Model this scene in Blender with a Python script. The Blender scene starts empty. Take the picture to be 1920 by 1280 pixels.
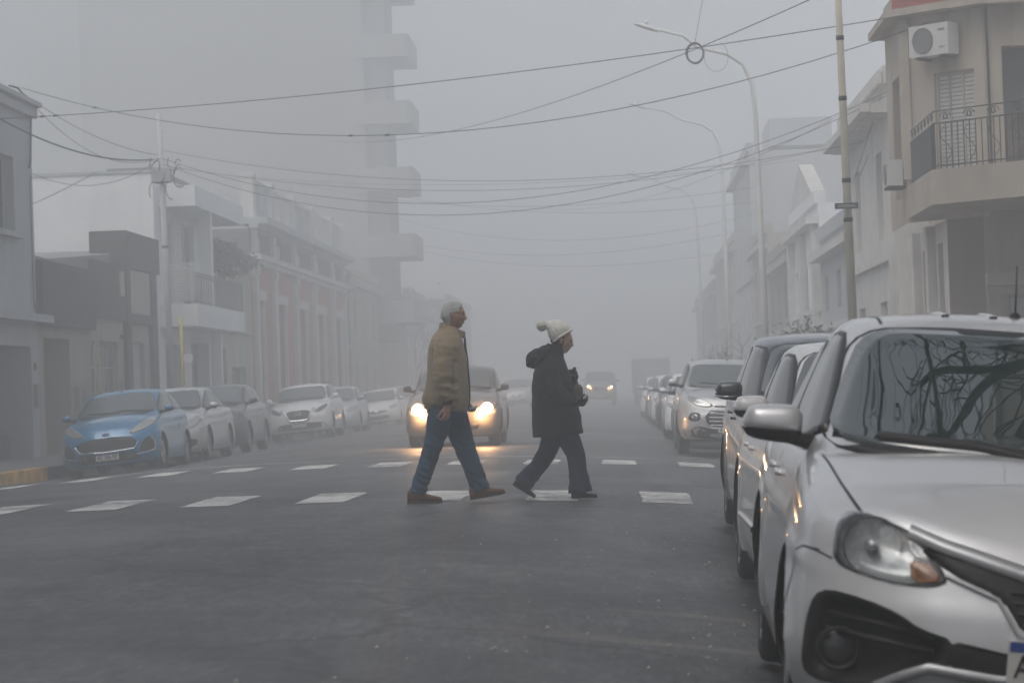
import bpy, bmesh, math, random
from math import sin, cos, pi, radians, sqrt, hypot, atan2
from mathutils import Vector, Matrix, noise
from mathutils.bvhtree import BVHTree
R = radians
random.seed(7)
SC = bpy.context.scene
COL = SC.collection

# ------------------------------------------------------------------ camera
F = 4900.0            # focal length in pixels of the 1920 px wide photograph
CAMZ = 0.98
ROLL = R(2.0)
vx, vy = 205.0, -80.0
dvx, dvy = vx*cos(ROLL)+vy*sin(ROLL), -vx*sin(ROLL)+vy*cos(ROLL)
YAW = math.atan2(dvx, F)
PITCH = math.atan2(-dvy, hypot(F, dvx))
fwd = Vector((-sin(YAW)*cos(PITCH), cos(YAW)*cos(PITCH), sin(PITCH)))
r0 = Vector((cos(YAW), sin(YAW), 0))
u0 = r0.cross(fwd)
rgt = r0*cos(ROLL) - u0*sin(ROLL)
upv = r0*sin(ROLL) + u0*cos(ROLL)
cam_d = bpy.data.cameras.new("camera")
cam = bpy.data.objects.new("camera", cam_d)
COL.objects.link(cam)
m = Matrix((rgt, upv, -fwd)).transposed().to_4x4()
m.translation = Vector((0, 0, CAMZ))
cam.matrix_world = m
cam_d.sensor_width = 36
cam_d.lens = 36*F/1920
cam_d.clip_start = 0.1
cam_d.clip_end = 4000
cam_d.dof.use_dof = True
cam_d.dof.focus_distance = 24.0
cam_d.dof.aperture_fstop = 6.3
SC.camera = cam

# ------------------------------------------------------------------ world, sun, exposure
w = bpy.data.worlds.new("World"); SC.world = w; w.use_nodes = True
nt = w.node_tree; nt.nodes.clear()
sky = nt.nodes.new('ShaderNodeTexSky'); sky.sky_type = 'NISHITA'; sky.sun_disc = False
sky.sun_elevation = R(60); sky.sun_rotation = R(212); sky.dust_density = 6.0
hs = nt.nodes.new('ShaderNodeHueSaturation'); hs.inputs['Saturation'].default_value = 0.62
bg = nt.nodes.new('ShaderNodeBackground'); bg.inputs['Strength'].default_value = 0.15
ow = nt.nodes.new('ShaderNodeOutputWorld')
nt.links.new(sky.outputs[0], hs.inputs['Color']); nt.links.new(hs.outputs[0], bg.inputs['Color'])
nt.links.new(bg.outputs[0], ow.inputs['Surface'])
sun_d = bpy.data.lights.new("sun", 'SUN'); sun_d.energy = 1.5; sun_d.angle = R(50); sun_d.color = (1, .985, .96)
sun = bpy.data.objects.new("sun", sun_d); COL.objects.link(sun)
sun.rotation_euler = (R(90-60), 0, R(-32)); sun.location = (0, 0, 60)
SC.view_settings.view_transform = 'Standard'; SC.view_settings.look = 'None'
SC.view_settings.gamma = 1; SC.view_settings.exposure = 0.06
SC.cycles.volume_bounces = 3
SC.cycles.max_bounces = 8; SC.cycles.diffuse_bounces = 3; SC.cycles.glossy_bounces = 3
SC.cycles.transparent_max_bounces = 8
SC.cycles.sample_clamp_indirect = 4.0
SC.cycles.use_denoising = True

# ------------------------------------------------------------------ helpers
def ray(px, py):
    return rgt*(px-960) + upv*(640-py) + fwd*F
def P(px, py, Y):
    d = ray(px, py); k = Y/d.y
    return Vector((d.x*k, Y, CAMZ + d.z*k))
def PX(px, py, X):
    d = ray(px, py); k = X/d.x
    return Vector((X, d.y*k, CAMZ + d.z*k))
def sstep(a, b, x):
    t = max(0, min(1, (x-a)/(b-a))); return t*t*(3-2*t)
def lerp(a, b, t): return a+(b-a)*t
def interp(tab, x):
    if x <= tab[0][0]: return tab[0][1]
    for (x0, y0), (x1, y1) in zip(tab, tab[1:]):
        if x <= x1:
            return y0+(y1-y0)*(x-x0)/(x1-x0)
    return tab[-1][1]
def sinterp(tab, x):            # monotone-ish smooth interpolation (Catmull-Rom, non uniform)
    n = len(tab)
    if x <= tab[0][0]: return tab[0][1]
    if x >= tab[-1][0]: return tab[-1][1]
    for i in range(n-1):
        if x <= tab[i+1][0]:
            break
    x0, y0 = tab[i]; x1, y1 = tab[i+1]; h = x1-x0
    d = (y1-y0)/h
    def sl(j):
        if j <= 0 or j >= n-1: return None
        a = (tab[j][1]-tab[j-1][1])/(tab[j][0]-tab[j-1][0]); b = (tab[j+1][1]-tab[j][1])/(tab[j+1][0]-tab[j][0])
        return 0 if a*b <= 0 else 2*a*b/(a+b)
    m0 = sl(i); m1 = sl(i+1)
    if m0 is None: m0 = d
    if m1 is None: m1 = d
    t = (x-x0)/h
    return (2*t**3-3*t*t+1)*y0+(t**3-2*t*t+t)*h*m0+(-2*t**3+3*t*t)*y1+(t**3-t*t)*h*m1

CROWN_X = -3.7
AY = [(0, .26), (19, .26), (24, .12), (36, .12), (44, .22), (400, .22)]
def ground_z(X, Y):
    u = min(abs(X-CROWN_X)/4.4, 1.5)
    a = interp(AY, Y)
    return -a*min(u**2.6, 1.55)

def tag(o, label=None, cat=None, group=None, kind=None):
    if label: o['label'] = label
    if cat: o['category'] = cat
    if group: o['group'] = group
    if kind: o['kind'] = kind
    return o
def empty(name, loc=(0, 0, 0), rz=0, label=None, cat=None, group=None):
    o = bpy.data.objects.new(name, None); COL.objects.link(o)
    o.location = loc; o.rotation_euler = (0, 0, rz); o.empty_display_size = .3
    return tag(o, label, cat, group)
def copy_tree(o, parent=None):
    c = o.copy(); COL.objects.link(c); c.parent = parent
    for ch in list(o.children): copy_tree(ch, c)
    return c
def link(name, me, mat=None, parent=None, smooth=False):
    o = bpy.data.objects.new(name, me); COL.objects.link(o)
    if mat is not None:
        for mm in (mat if isinstance(mat, (list, tuple)) else [mat]): me.materials.append(mm)
    if smooth: me.shade_smooth()
    if parent: o.parent = parent
    return o

class MB:
    def __init__(s): s.v = []; s.f = []; s.mi = []; s.cur = 0
    def add(s, vs, fs):
        b = len(s.v); s.v += [tuple(v) for v in vs]; s.f += [tuple(b+i for i in f) for f in fs]
        s.mi += [s.cur]*len(fs); return s
    def box(s, x0, x1, y0, y1, z0, z1, bev=0):
        if bev:
            b = bev
            vs = []
            for z, k in ((z0, b), (z0+b, 0), (z1-b, 0), (z1, b)):
                vs += [(x0+k, y0+k, z), (x1-k, y0+k, z), (x1-k, y1-k, z), (x0+k, y1-k, z)]
            fs = [(3, 2, 1, 0), (12, 13, 14, 15)]
            for l in range(3):
                for i in range(4):
                    j = (i+1) % 4
                    fs.append((l*4+i, l*4+j, l*4+4+j, l*4+4+i))
            return s.add(vs, fs)
        vs = [(x0, y0, z0), (x1, y0, z0), (x1, y1, z0), (x0, y1, z0), (x0, y0, z1), (x1, y0, z1), (x1, y1, z1), (x0, y1, z1)]
        return s.add(vs, [(3, 2, 1, 0), (4, 5, 6, 7), (0, 1, 5, 4), (1, 2, 6, 5), (2, 3, 7, 6), (3, 0, 4, 7)])
    def obox(s, o, u, n, a0, a1, d0, d1, z0, z1):      # box in a frame: along u, depth along n, height z
        o = Vector(o); vs = []
        for z in (z0, z1):
            for (a, d) in ((a0, d0), (a1, d0), (a1, d1), (a0, d1)):
                vs.append(o+u*a+n*d+Vector((0, 0, z)))
        return s.add(vs, [(3, 2, 1, 0), (4, 5, 6, 7), (0, 1, 5, 4), (1, 2, 6, 5), (2, 3, 7, 6), (3, 0, 4, 7)])
    def prism(s, poly, z0, z1):
        n = len(poly)
        vs = [(p[0], p[1], z0) for p in poly]+[(p[0], p[1], z1) for p in poly]
        fs = [tuple(reversed(range(n))), tuple(range(n, 2*n))]+[(i, (i+1) % n, n+(i+1) % n, n+i) for i in range(n)]
        return s.add(vs, fs)
    def tube(s, pts, rad, n=8, caps=True):
        pts = [Vector(p) for p in pts]; k = len(pts)
        rr = rad if isinstance(rad, (list, tuple)) else [rad]*k
        vs = []; t0 = (pts[1]-pts[0]).normalized()
        a = Vector((0, 0, 1)) if abs(t0.z) < .9 else Vector((1, 0, 0))
        a = (a-t0*a.dot(t0)).normalized()
        for i in range(k):
            t = (pts[min(i+1, k-1)]-pts[max(i-1, 0)]).normalized()
            a = (a-t*a.dot(t)).normalized(); b = t.cross(a)
            r = rr[i]
            ra, rb = (r if isinstance(r, tuple) else (r, r))
            for j in range(n):
                th = 2*pi*j/n
                vs.append(pts[i]+a*(cos(th)*ra)+b*(sin(th)*rb))
        fs = []
        for i in range(k-1):
            for j in range(n):
                q = (j+1) % n
                fs.append((i*n+j, i*n+q, (i+1)*n+q, (i+1)*n+j))
        if caps:
            fs.append(tuple(reversed(range(n)))); fs.append(tuple(range((k-1)*n, k*n)))
        return s.add(vs, fs)
    def lathe(s, prof, c=(0, 0, 0), axis='z', n=24):
        vs = []; fs = []
        for (r, h) in prof:
            for j in range(n):
                th = 2*pi*j/n; a, b = r*cos(th), r*sin(th)
                v = {'z': (a, b, h), 'x': (h, a, b), 'y': (a, h, b)}[axis]
                vs.append((v[0]+c[0], v[1]+c[1], v[2]+c[2]))
        for i in range(len(prof)-1):
            for j in range(n):
                q = (j+1) % n
                fs.append((i*n+j, i*n+q, (i+1)*n+q, (i+1)*n+j))
        return s.add(vs, fs)
    def ball(s, c, r, n=12, m_=8):
        rx, ry, rz = r if isinstance(r, tuple) else (r, r, r)
        vs = [(c[0], c[1], c[2]-rz)]; fs = []
        for i in range(1, m_):
            ph = -pi/2+pi*i/m_
            for j in range(n):
                th = 2*pi*j/n
                vs.append((c[0]+rx*cos(ph)*cos(th), c[1]+ry*cos(ph)*sin(th), c[2]+rz*sin(ph)))
        vs.append((c[0], c[1], c[2]+rz)); L = len(vs)-1
        for j in range(n):
            fs.append((0, 1+(j+1) % n, 1+j)); fs.append((L, L-n+j, L-n+(j+1) % n))
        for i in range(m_-2):
            for j in range(n):
                q = (j+1) % n
                fs.append((1+i*n+j, 1+i*n+q, 1+(i+1)*n+q, 1+(i+1)*n+j))
        return s.add(vs, fs)
    def build(s, name, mat, parent=None, smooth=False, fix=True):
        me = bpy.data.meshes.new(name); me.from_pydata(s.v, [], s.f)
        if fix:
            b = bmesh.new(); b.from_mesh(me); bmesh.ops.recalc_face_normals(b, faces=b.faces); b.to_mesh(me); b.free()
        o = link(name, me, mat, parent, smooth)
        if any(s.mi): me.polygons.foreach_set('material_index', s.mi)
        return o

# ------------------------------------------------------------------ materials
MATS = {}
def mat(name, col, rough=.6, metal=0, var=0, scale=3.0, bump=0, bscale=None, coat=0, spec=.5, emis=None, estr=0, stain=None, detail=4, streak=0, sheen=0):
    if name in MATS: return MATS[name]
    m = bpy.data.materials.new(name); m.use_nodes = True; MATS[name] = m
    t = m.node_tree; b = t.nodes['Principled BSDF']; L = t.links.new
    b.inputs['Base Color'].default_value = (*col, 1)
    b.inputs['Roughness'].default_value = rough; b.inputs['Metallic'].default_value = metal
    b.inputs['Coat Weight'].default_value = coat; b.inputs['Coat Roughness'].default_value = .06
    b.inputs['Specular IOR Level'].default_value = spec
    if sheen: b.inputs['Sheen Weight'].default_value = sheen
    if emis: b.inputs['Emission Color'].default_value = (*emis, 1); b.inputs['Emission Strength'].default_value = estr
    tc = t.nodes.new('ShaderNodeTexCoord'); src = tc.outputs['Object']
    if var:
        n = t.nodes.new('ShaderNodeTexNoise'); n.inputs['Scale'].default_value = scale; n.inputs['Detail'].default_value = detail
        n.inputs['Roughness'].default_value = .62; L(src, n.inputs['Vector'])
        r = t.nodes.new('ShaderNodeMapRange'); r.inputs['From Min'].default_value = .3; r.inputs['From Max'].default_value = .7
        r.inputs['To Min'].default_value = 1-var; r.inputs['To Max'].default_value = 1+var
        L(n.outputs['Fac'], r.inputs['Value'])
        mx = t.nodes.new('ShaderNodeMix'); mx.data_type = 'RGBA'; mx.blend_type = 'MULTIPLY'; mx.inputs[0].default_value = 1
        mx.inputs[6].default_value = (*col, 1)
        cmb = t.nodes.new('ShaderNodeCombineColor')
        for i in range(3): L(r.outputs[0], cmb.inputs[i])
        L(cmb.outputs[0], mx.inputs[7]); out = mx.outputs[2]
        if streak:      # vertical dirt streaks that run down a wall
            mp = t.nodes.new('ShaderNodeMapping'); mp.inputs['Scale'].default_value = (2.2, 2.2, .22)
            L(src, mp.inputs[0]); n2 = t.nodes.new('ShaderNodeTexNoise'); n2.inputs['Scale'].default_value = 1.3; n2.inputs['Detail'].default_value = 6
            L(mp.outputs[0], n2.inputs['Vector'])
            r2 = t.nodes.new('ShaderNodeMapRange'); r2.inputs['From Min'].default_value = .5; r2.inputs['From Max'].default_value = .75
            r2.inputs['To Min'].default_value = 0; r2.inputs['To Max'].default_value = streak; L(n2.outputs['Fac'], r2.inputs['Value'])
            mx2 = t.nodes.new('ShaderNodeMix'); mx2.data_type = 'RGBA'; L(r2.outputs[0], mx2.inputs[0]); L(out, mx2.inputs[6])
            mx2.inputs[7].default_value = (col[0]*.35, col[1]*.34, col[2]*.32, 1); out = mx2.outputs[2]
        L(out, b.inputs['Base Color'])
        rr = t.nodes.new('ShaderNodeMapRange'); rr.inputs['To Min'].default_value = max(0, rough-.08); rr.inputs['To Max'].default_value = min(1, rough+.08)
        L(n.outputs['Fac'], rr.inputs['Value']); L(rr.outputs[0], b.inputs['Roughness'])
    if bump:
        n3 = t.nodes.new('ShaderNodeTexNoise'); n3.inputs['Scale'].default_value = bscale or scale*6; n3.inputs['Detail'].default_value = 3
        L(src, n3.inputs['Vector'])
        bp = t.nodes.new('ShaderNodeBump'); bp.inputs['Strength'].default_value = min(1, bump); bp.inputs['Distance'].default_value = .01*max(1, bump)
        L(n3.outputs['Fac'], bp.inputs['Height']); L(bp.outputs[0], b.inputs['Normal'])
    return m

def asphalt(name, base):
    m = bpy.data.materials.new(name); m.use_nodes = True; t = m.node_tree; b = t.nodes['Principled BSDF']; L = t.links.new
    tc = t.nodes.new('ShaderNodeTexCoord').outputs['Object']
    def nz(sc, det=4, mp=None, rough=.6):
        n = t.nodes.new('ShaderNodeTexNoise'); n.inputs['Scale'].default_value = sc; n.inputs['Detail'].default_value = det; n.inputs['Roughness'].default_value = rough
        s = tc
        if mp:
            q = t.nodes.new('ShaderNodeMapping'); q.inputs['Scale'].default_value = mp; L(tc, q.inputs[0]); s = q.outputs[0]
        L(s, n.inputs['Vector']); return n.outputs['Fac']
    def rng(v, a, b_, c, d):
        r = t.nodes.new('ShaderNodeMapRange'); r.inputs['From Min'].default_value = a; r.inputs['From Max'].default_value = b_
        r.inputs['To Min'].default_value = c; r.inputs['To Max'].default_value = d; L(v, r.inputs['Value']); return r.outputs[0]
    def mul(a, b_):
        q = t.nodes.new('ShaderNodeMath'); q.operation = 'MULTIPLY'; L(a, q.inputs[0]); L(b_, q.inputs[1]); return q.outputs[0]
    big = rng(nz(.30, 4), .40, .60, .66, 1.2)
    lane = rng(nz(1.0, 4, (.55, .09, 1)), .35, .7, .80, 1.12)
    cross = rng(nz(1.0, 4, (.16, 1.1, 1)), .35, .7, .84, 1.10)
    agg = rng(nz(26, 3, (1, .16, 1), .8), .34, .66, .50, 1.5)
    mid = rng(nz(3.2, 5, (1, .55, 1), .65), .33, .67, .80, 1.2)
    agg2 = rng(nz(9, 4, (1, .3, 1)), .33, .67, .74, 1.26)
    v = mul(mul(mul(mul(big, lane), mul(agg, agg2)), cross), mid)
    sep = t.nodes.new('ShaderNodeSeparateXYZ'); L(tc, sep.inputs[0])
    def math_(op, a, b_=None, clamp=False):
        q = t.nodes.new('ShaderNodeMath'); q.operation = op; q.use_clamp = clamp
        for i_, x_ in enumerate((a, b_)):
            if x_ is None: continue
            if isinstance(x_, (int, float)): q.inputs[i_].default_value = x_
            else: L(x_, q.inputs[i_])
        return q.outputs[0]
    wob = math_('MULTIPLY', math_('SUBTRACT', nz(.8, 4), .5), 1.6)
    def band(y0, hw, k, thin=.35):      # a seam or stained strip that crosses the street at y0
        d = math_('ABSOLUTE', math_('SUBTRACT', math_('ADD', sep.outputs[1], math_('MULTIPLY', wob, thin)), y0))
        return rng(d, 0, hw, k, 1)
    for (y0, hw, k, th) in ((27.6, .75, .62, .5), (30.4, .25, .72, .7), (38.9, .5, .72, .5), (21.2, .10, .62, .9), (16.8, .07, .6, .5), (13.9, .35, .86, 1.2)):
        v = mul(v, band(y0, hw, k, th))
    # cracks
    vc = t.nodes.new('ShaderNodeTexVoronoi'); vc.feature = 'DISTANCE_TO_EDGE'; vc.inputs['Scale'].default_value = .34
    dn = t.nodes.new('ShaderNodeTexNoise'); dn.inputs['Scale'].default_value = 1.6; dn.inputs['Detail'].default_value = 6; L(tc, dn.inputs['Vector'])
    va = t.nodes.new('ShaderNodeVectorMath'); va.operation = 'SCALE'; va.inputs[3].default_value = .55; L(dn.outputs['Color'], va.inputs[0])
    vb = t.nodes.new('ShaderNodeVectorMath'); vb.operation = 'ADD'; L(tc, vb.inputs[0]); L(va.outputs[0], vb.inputs[1]); L(vb.outputs[0], vc.inputs['Vector'])
    cr = rng(vc.outputs['Distance'], .0, .016, 1, 0); crm = math_('MULTIPLY', cr, rng(nz(.35, 2), .42, .5, 0, .8))
    v = mul(v, math_('SUBTRACT', 1.0, crm))
    cc = t.nodes.new('ShaderNodeCombineColor')
    for i in range(3):
        q = t.nodes.new('ShaderNodeMath'); q.operation = 'MULTIPLY'; q.inputs[1].default_value = base[i]; L(v, q.inputs[0]); L(q.outputs[0], cc.inputs[i])
    # sparse pale grit
    vo = t.nodes.new('ShaderNodeTexVoronoi'); vo.inputs['Scale'].default_value = 9; L(tc, vo.inputs['Vector'])
    g = rng(vo.outputs['Distance'], .035, .06, 1, 0)
    gm = mul(g, rng(nz(.6, 2), .5, .62, 0, .55))
    prev = cc.outputs[0]
    for (x0, y0, rx, ry, amt) in ((.42, 13.3, .55, .16, .55), (.20, 11.75, .75, .13, .62), (-.3, 11.9, .5, .1, .3), (-.2, 29.2, 1.2, .25, .3), (-1.0, 26.9, 1.6, .16, .3)):   # dried dust left in the wheel ruts
        dx = math_('DIVIDE', math_('SUBTRACT', sep.outputs[0], x0), rx); dy = math_('DIVIDE', math_('SUBTRACT', math_('ADD', sep.outputs[1], math_('MULTIPLY', wob, .25)), y0), ry)
        r2 = math_('ADD', math_('MULTIPLY', dx, dx), math_('MULTIPLY', dy, dy))
        a_ = mul(rng(r2, .0, 1.3, amt, 0), rng(nz(6, 4), .3, .6, .3, 1))
        m2 = t.nodes.new('ShaderNodeMix'); m2.data_type = 'RGBA'; L(a_, m2.inputs[0]); L(prev, m2.inputs[6]); m2.inputs[7].default_value = (.20, .175, .15, 1); prev = m2.outputs[2]
    mx = t.nodes.new('ShaderNodeMix'); mx.data_type = 'RGBA'; L(gm, mx.inputs[0]); L(prev, mx.inputs[6]); mx.inputs[7].default_value = (.30, .29, .27, 1)
    L(mx.outputs[2], b.inputs['Base Color'])
    L(rng(nz(1.0, 3, (.5, .15, 1)), .3, .7, .42, .62), b.inputs['Roughness'])
    bp = t.nodes.new('ShaderNodeBump'); bp.inputs['Strength'].default_value = .55; bp.inputs['Distance'].default_value = .008
    L(nz(55, 3, None, .7), bp.inputs['Height']); L(bp.outputs[0], b.inputs['Normal'])
    return m
# ------------------------------------------------------------------ ground, road, pavements
M_ASPH = asphalt('asphalt', (.070, .071, .074))
M_PAVE = mat('pavement', (.17, .165, .16), .8, var=.22, scale=1.1, bump=.4, bscale=14)
M_KERB = mat('kerb_stone', (.13, .125, .12), .75, var=.3, scale=2.5, bump=.5)
M_YELLOW = mat('kerb_yellow', (.50, .32, .07), .7, var=.45, scale=3.5, bump=.5)
M_PAINT = mat('road_paint', (.62, .61, .58), .6, var=.22, scale=5, bump=.4, bscale=60)
def worn(m, asph=(.062, .063, .066)):
    t = m.node_tree; L = t.links.new; b = t.nodes['Principled BSDF']; src = b.inputs['Base Color'].links[0].from_socket
    tc = t.nodes.new('ShaderNodeTexCoord').outputs['Object']
    n = t.nodes.new('ShaderNodeTexNoise'); n.inputs['Scale'].default_value = 9; n.inputs['Detail'].default_value = 8; n.inputs['Roughness'].default_value = .75; L(tc, n.inputs['Vector'])
    n2 = t.nodes.new('ShaderNodeTexNoise'); n2.inputs['Scale'].default_value = .9; n2.inputs['Detail'].default_value = 3; L(tc, n2.inputs['Vector'])
    a = t.nodes.new('ShaderNodeMath'); a.operation = 'MULTIPLY_ADD'; L(n2.outputs['Fac'], a.inputs[0]); a.inputs[1].default_value = .7; L(n.outputs['Fac'], a.inputs[2])
    r = t.nodes.new('ShaderNodeMapRange'); r.inputs['From Min'].default_value = .80; r.inputs['From Max'].default_value = 1.02; r.inputs['To Max'].default_value = .8; L(a.outputs[0], r.inputs['Value'])
    x = t.nodes.new('ShaderNodeMix'); x.data_type = 'RGBA'; L(r.outputs[0], x.inputs[0]); L(src, x.inputs[6]); x.inputs[7].default_value = (*asph, 1); L(x.outputs[2], b.inputs['Base Color'])
worn(M_PAINT)
M_EARTH = mat('earth', (.12, .115, .10), .9, var=.2)
KR, KL = 3.0, -10.2
CY0, CY1 = 27.0, 37.6
MB().box(-900, 900, -700, 1100, -2.0, -1.2).build('ground', M_EARTH).__setitem__('kind', 'structure')

def grid_mesh(name, xs, ys, keep, mat_, z=ground_z, parent=None, dz=0):
    idx = {}; vs = []; fs = []
    def vid(i, j):
        if (i, j) not in idx:
            idx[(i, j)] = len(vs); vs.append((xs[i], ys[j], z(xs[i], ys[j])+dz))
        return idx[(i, j)]
    for i in range(len(xs)-1):
        for j in range(len(ys)-1):
            if keep((xs[i]+xs[i+1])/2, (ys[j]+ys[j+1])/2):
                fs.append((vid(i, j), vid(i+1, j), vid(i+1, j+1), vid(i, j+1)))
    me = bpy.data.meshes.new(name); me.from_pydata(vs, [], fs)
    return link(name, me, mat_, parent, smooth=True)
xs = [-120, -60, -30, -20]+[-15+.4*i for i in range(58)]+[10, 16, 30, 60, 120]
ys = [-25, -12, -4]+[0+.8*i for i in range(76)]+[64+4*i for i in range(40)]+[260, 330, 420]
o = grid_mesh('road', xs, ys, lambda x, y: (-14 < x < 7) or (CY0-4 < y < CY1+4), M_ASPH)
o['kind'] = 'structure'

def corner_poly(xa, ya, xb, yb, r=2.6, n=8):     # a pavement block whose street corner (xa, ya) is rounded
    sx = 1 if xb > xa else -1; sy = 1 if yb > ya else -1
    pts = []
    for i in range(n+1):
        t = pi/2*i/n
        pts.append((xa+sx*(r-r*sin(t)), ya+sy*(r-r*cos(t))))     # starts on the cross street side, ends on the main street side
    return pts, [(xa, yb), (xb, yb), (xb, ya)]
def pavement(xa, ya, xb, yb, nm='pavement', painted=None):
    cp, rest = corner_poly(xa, ya, xb, yb)
    zt = -.125
    MB().prism(cp+rest, -1.15, zt).build(nm, M_PAVE).__setitem__('kind', 'structure')
    # kerb stones: a strip just outside the slab, following the rounded corner
    sx = 1 if xb > xa else -1; sy = 1 if yb > ya else -1
    path = [(xb, ya)]+cp+[(xa, ya+sy*7.6), (xa, yb)]
    cx, cy = xa+sx*2.6, ya+sy*2.6
    def off(p, d):
        x, y = p
        if abs(y-ya) < 1e-6: return (x, y-sy*d)
        if abs(x-xa) < 1e-6: return (x-sx*d, y)
        q = Vector((x-cx, y-cy)).normalized(); return (x+q.x*d, y+q.y*d)
    mb = MB(); n = len(path)
    vs = []
    for p in path:
        a, b_ = off(p, .003), off(p, .15)
        vs += [(a[0], a[1], zt-.4), (a[0], a[1], zt+.012), (b_[0], b_[1], zt+.006), (b_[0], b_[1], zt-.4)]
    fs = []
    for i in range(n-1):
        for k in range(3): fs.append((i*4+k, i*4+k+1, i*4+5+k, i*4+4+k))
    mb.add(vs, fs); mb.build('kerb', M_KERB).__setitem__('kind', 'structure')
    if painted:
        a, b2 = painted; mb = MB(); vs = []; fs = []
        seg = path[a:b2]
        for p in seg:
            a1, b1 = off(p, -.01), off(p, .156)
            vs += [(a1[0], a1[1], zt+.017), (b1[0], b1[1], zt+.011), (b1[0], b1[1], zt-.4)]
        for i in range(len(seg)-1):
            for k in range(2): fs.append((i*3+k, i*3+k+1, i*3+4+k, i*3+3+k))
        mb.add(vs, fs); mb.build('kerb_paint', M_YELLOW).__setitem__('kind', 'structure')
pavement(KL, CY1, -60, 420, painted=(1, 11))
pavement(KR, CY1, 60, 420)
pavement(KL, CY0, -60, -25)
pavement(KR, CY0, 60, -25)

# zebra bars: one sheet that follows the camber, 4 mm above the asphalt
def paint_sheet(polys, name):
    vs = []; fs = []
    for (x0, x1, y0, y1, wob) in polys:
        nx, ny = (60 if x1-x0 > 3 else 8), 10; b = len(vs)
        for j in range(ny+1):
            for i in range(nx+1):
                x = lerp(x0, x1, i/nx); y = lerp(y0, y1, j/ny)
                if i in (0, nx): x += wob*noise.noise(Vector((x*3, y*2.2, 3)))
                if j in (0, ny): y += wob*2*noise.noise(Vector((x*3, y*2.2, 9)))
                vs.append((x, y, ground_z(x, y)+.005))
        for j in range(ny):
            for i in range(nx):
                q = b+j*(nx+1)+i; fs.append((q, q+1, q+nx+2, q+nx+1))
    me = bpy.data.meshes.new(name); me.from_pydata(vs, [], fs)
    o = link(name, me, M_PAINT, None); o['kind'] = 'structure'; return o
def zebra(Y0, Y1, xc):
    return [(c-.22, c+.24, Y0, Y1, .028) for c in xc]
near_x = [.37-1.05*k for k in range(10)]
far_x = [.95-1.03*k for k in range(11)]
paint_sheet(zebra(23.6, 25.75, near_x)+zebra(34.3, 36.3, far_x)+[(-10.0, 2.9, 37.95, 38.2, .02)], 'crosswalk_paint')

# grit and bits of litter along the gutter
rg = random.Random(9); gb_ = MB()
for i in range(170):
    y = rg.uniform(8.5, 20); x = rg.triangular(-1.6, .9, .5); r_ = rg.choice((.004, .005, .006, .009, .012)); z = ground_z(x, y)
    gb_.add([(x-r_, y-r_, z), (x+r_, y-r_*.6, z), (x+r_*.6, y+r_, z), (x-r_*.7, y+r_*.8, z), (x, y, z+r_*rg.uniform(.7, 1.4))], [(0, 1, 4), (1, 2, 4), (2, 3, 4), (3, 0, 4)])
gb_.build('road_grit', mat('grit', (.32, .31, .29), .8, var=.4, scale=30), None)['kind'] = 'stuff'
# ------------------------------------------------------------------ buildings
UX, UY, UZ = Vector((1, 0, 0)), Vector((0, 1, 0)), Vector((0, 0, 1))
W_GREY = mat('wall_grey_blue', (.42, .44, .455), .85, var=.10, scale=.7, streak=.25, bump=.3, bscale=25)
W_LIGHT = mat('wall_pale', (.80, .81, .81), .85, var=.07, scale=.6, streak=.15, bump=.2, bscale=25)
W_BEIGE = mat('wall_beige', (.36, .325, .275), .85, var=.12, scale=.8, streak=.25, bump=.3, bscale=25)
W_CREAM = mat('wall_cream', (.44, .42, .34), .85, var=.14, scale=.8, streak=.35, bump=.3, bscale=25)
W_BROWN = mat('wall_brown', (.060, .052, .048), .8, var=.15, scale=1.2, bump=.2, bscale=25)
W_PINK = mat('wall_pink', (.44, .17, .13), .85, var=.14, scale=.8, streak=.3, bump=.3, bscale=25)
W_TRIM = mat('white_trim', (.62, .61, .58), .8, var=.14, scale=1.6, streak=.3, bump=.2, bscale=30)
W_GREYD = mat('wall_dark_grey', (.13, .13, .13), .85, var=.15, scale=.8, streak=.3)
W_TOWER = mat('tower_wall', (.27, .265, .255), .85, var=.08, scale=.25, streak=.2)  # lightened toward the fog, haze partly put into the wall colour
W_TOWERL = mat('tower_balcony', (.29, .29, .285), .85, var=.08, scale=.4, streak=.2)  # kept close to the wall tone, so the haze softens it by colour
W_OCHRE = mat('wall_greige', (.42, .37, .31), .85, var=.15, scale=.9, streak=.5, bump=.3, bscale=30)
W_OCHD = mat('wall_recess_brown', (.135, .105, .09), .85, var=.15, scale=.8, streak=.3)
W_REDB = mat('red_parapet', (.30, .06, .05), .8, var=.15, scale=1.3, streak=.4)
M_SHUT = mat('shutter_white', (.50, .50, .48), .7, var=.08, scale=3)
M_GRIL = mat('iron_black', (.025, .025, .027), .6, var=.2, scale=8)
M_PANE = mat('dark_pane', (.035, .038, .04), .12, var=.1)
M_PANEG = mat('grey_pane', (.10, .105, .105), .25, var=.15, scale=1)
M_CONC = mat('pole_concrete', (.60, .56, .45), .85, var=.2, scale=2.2, streak=.35)
M_CABLE = mat('cable_black', (.018, .018, .02), .7)
M_LAMP = mat('hazed_lamp_pole', (.66, .66, .65), .6, var=.1)  # paled so that haze over the poles is partly in the colour
M_ROOFM = mat('roof_sheet', (.24, .24, .24), .6, var=.15, scale=2)
M_AC = mat('ac_white', (.58, .58, .56), .55, var=.05)

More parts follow.
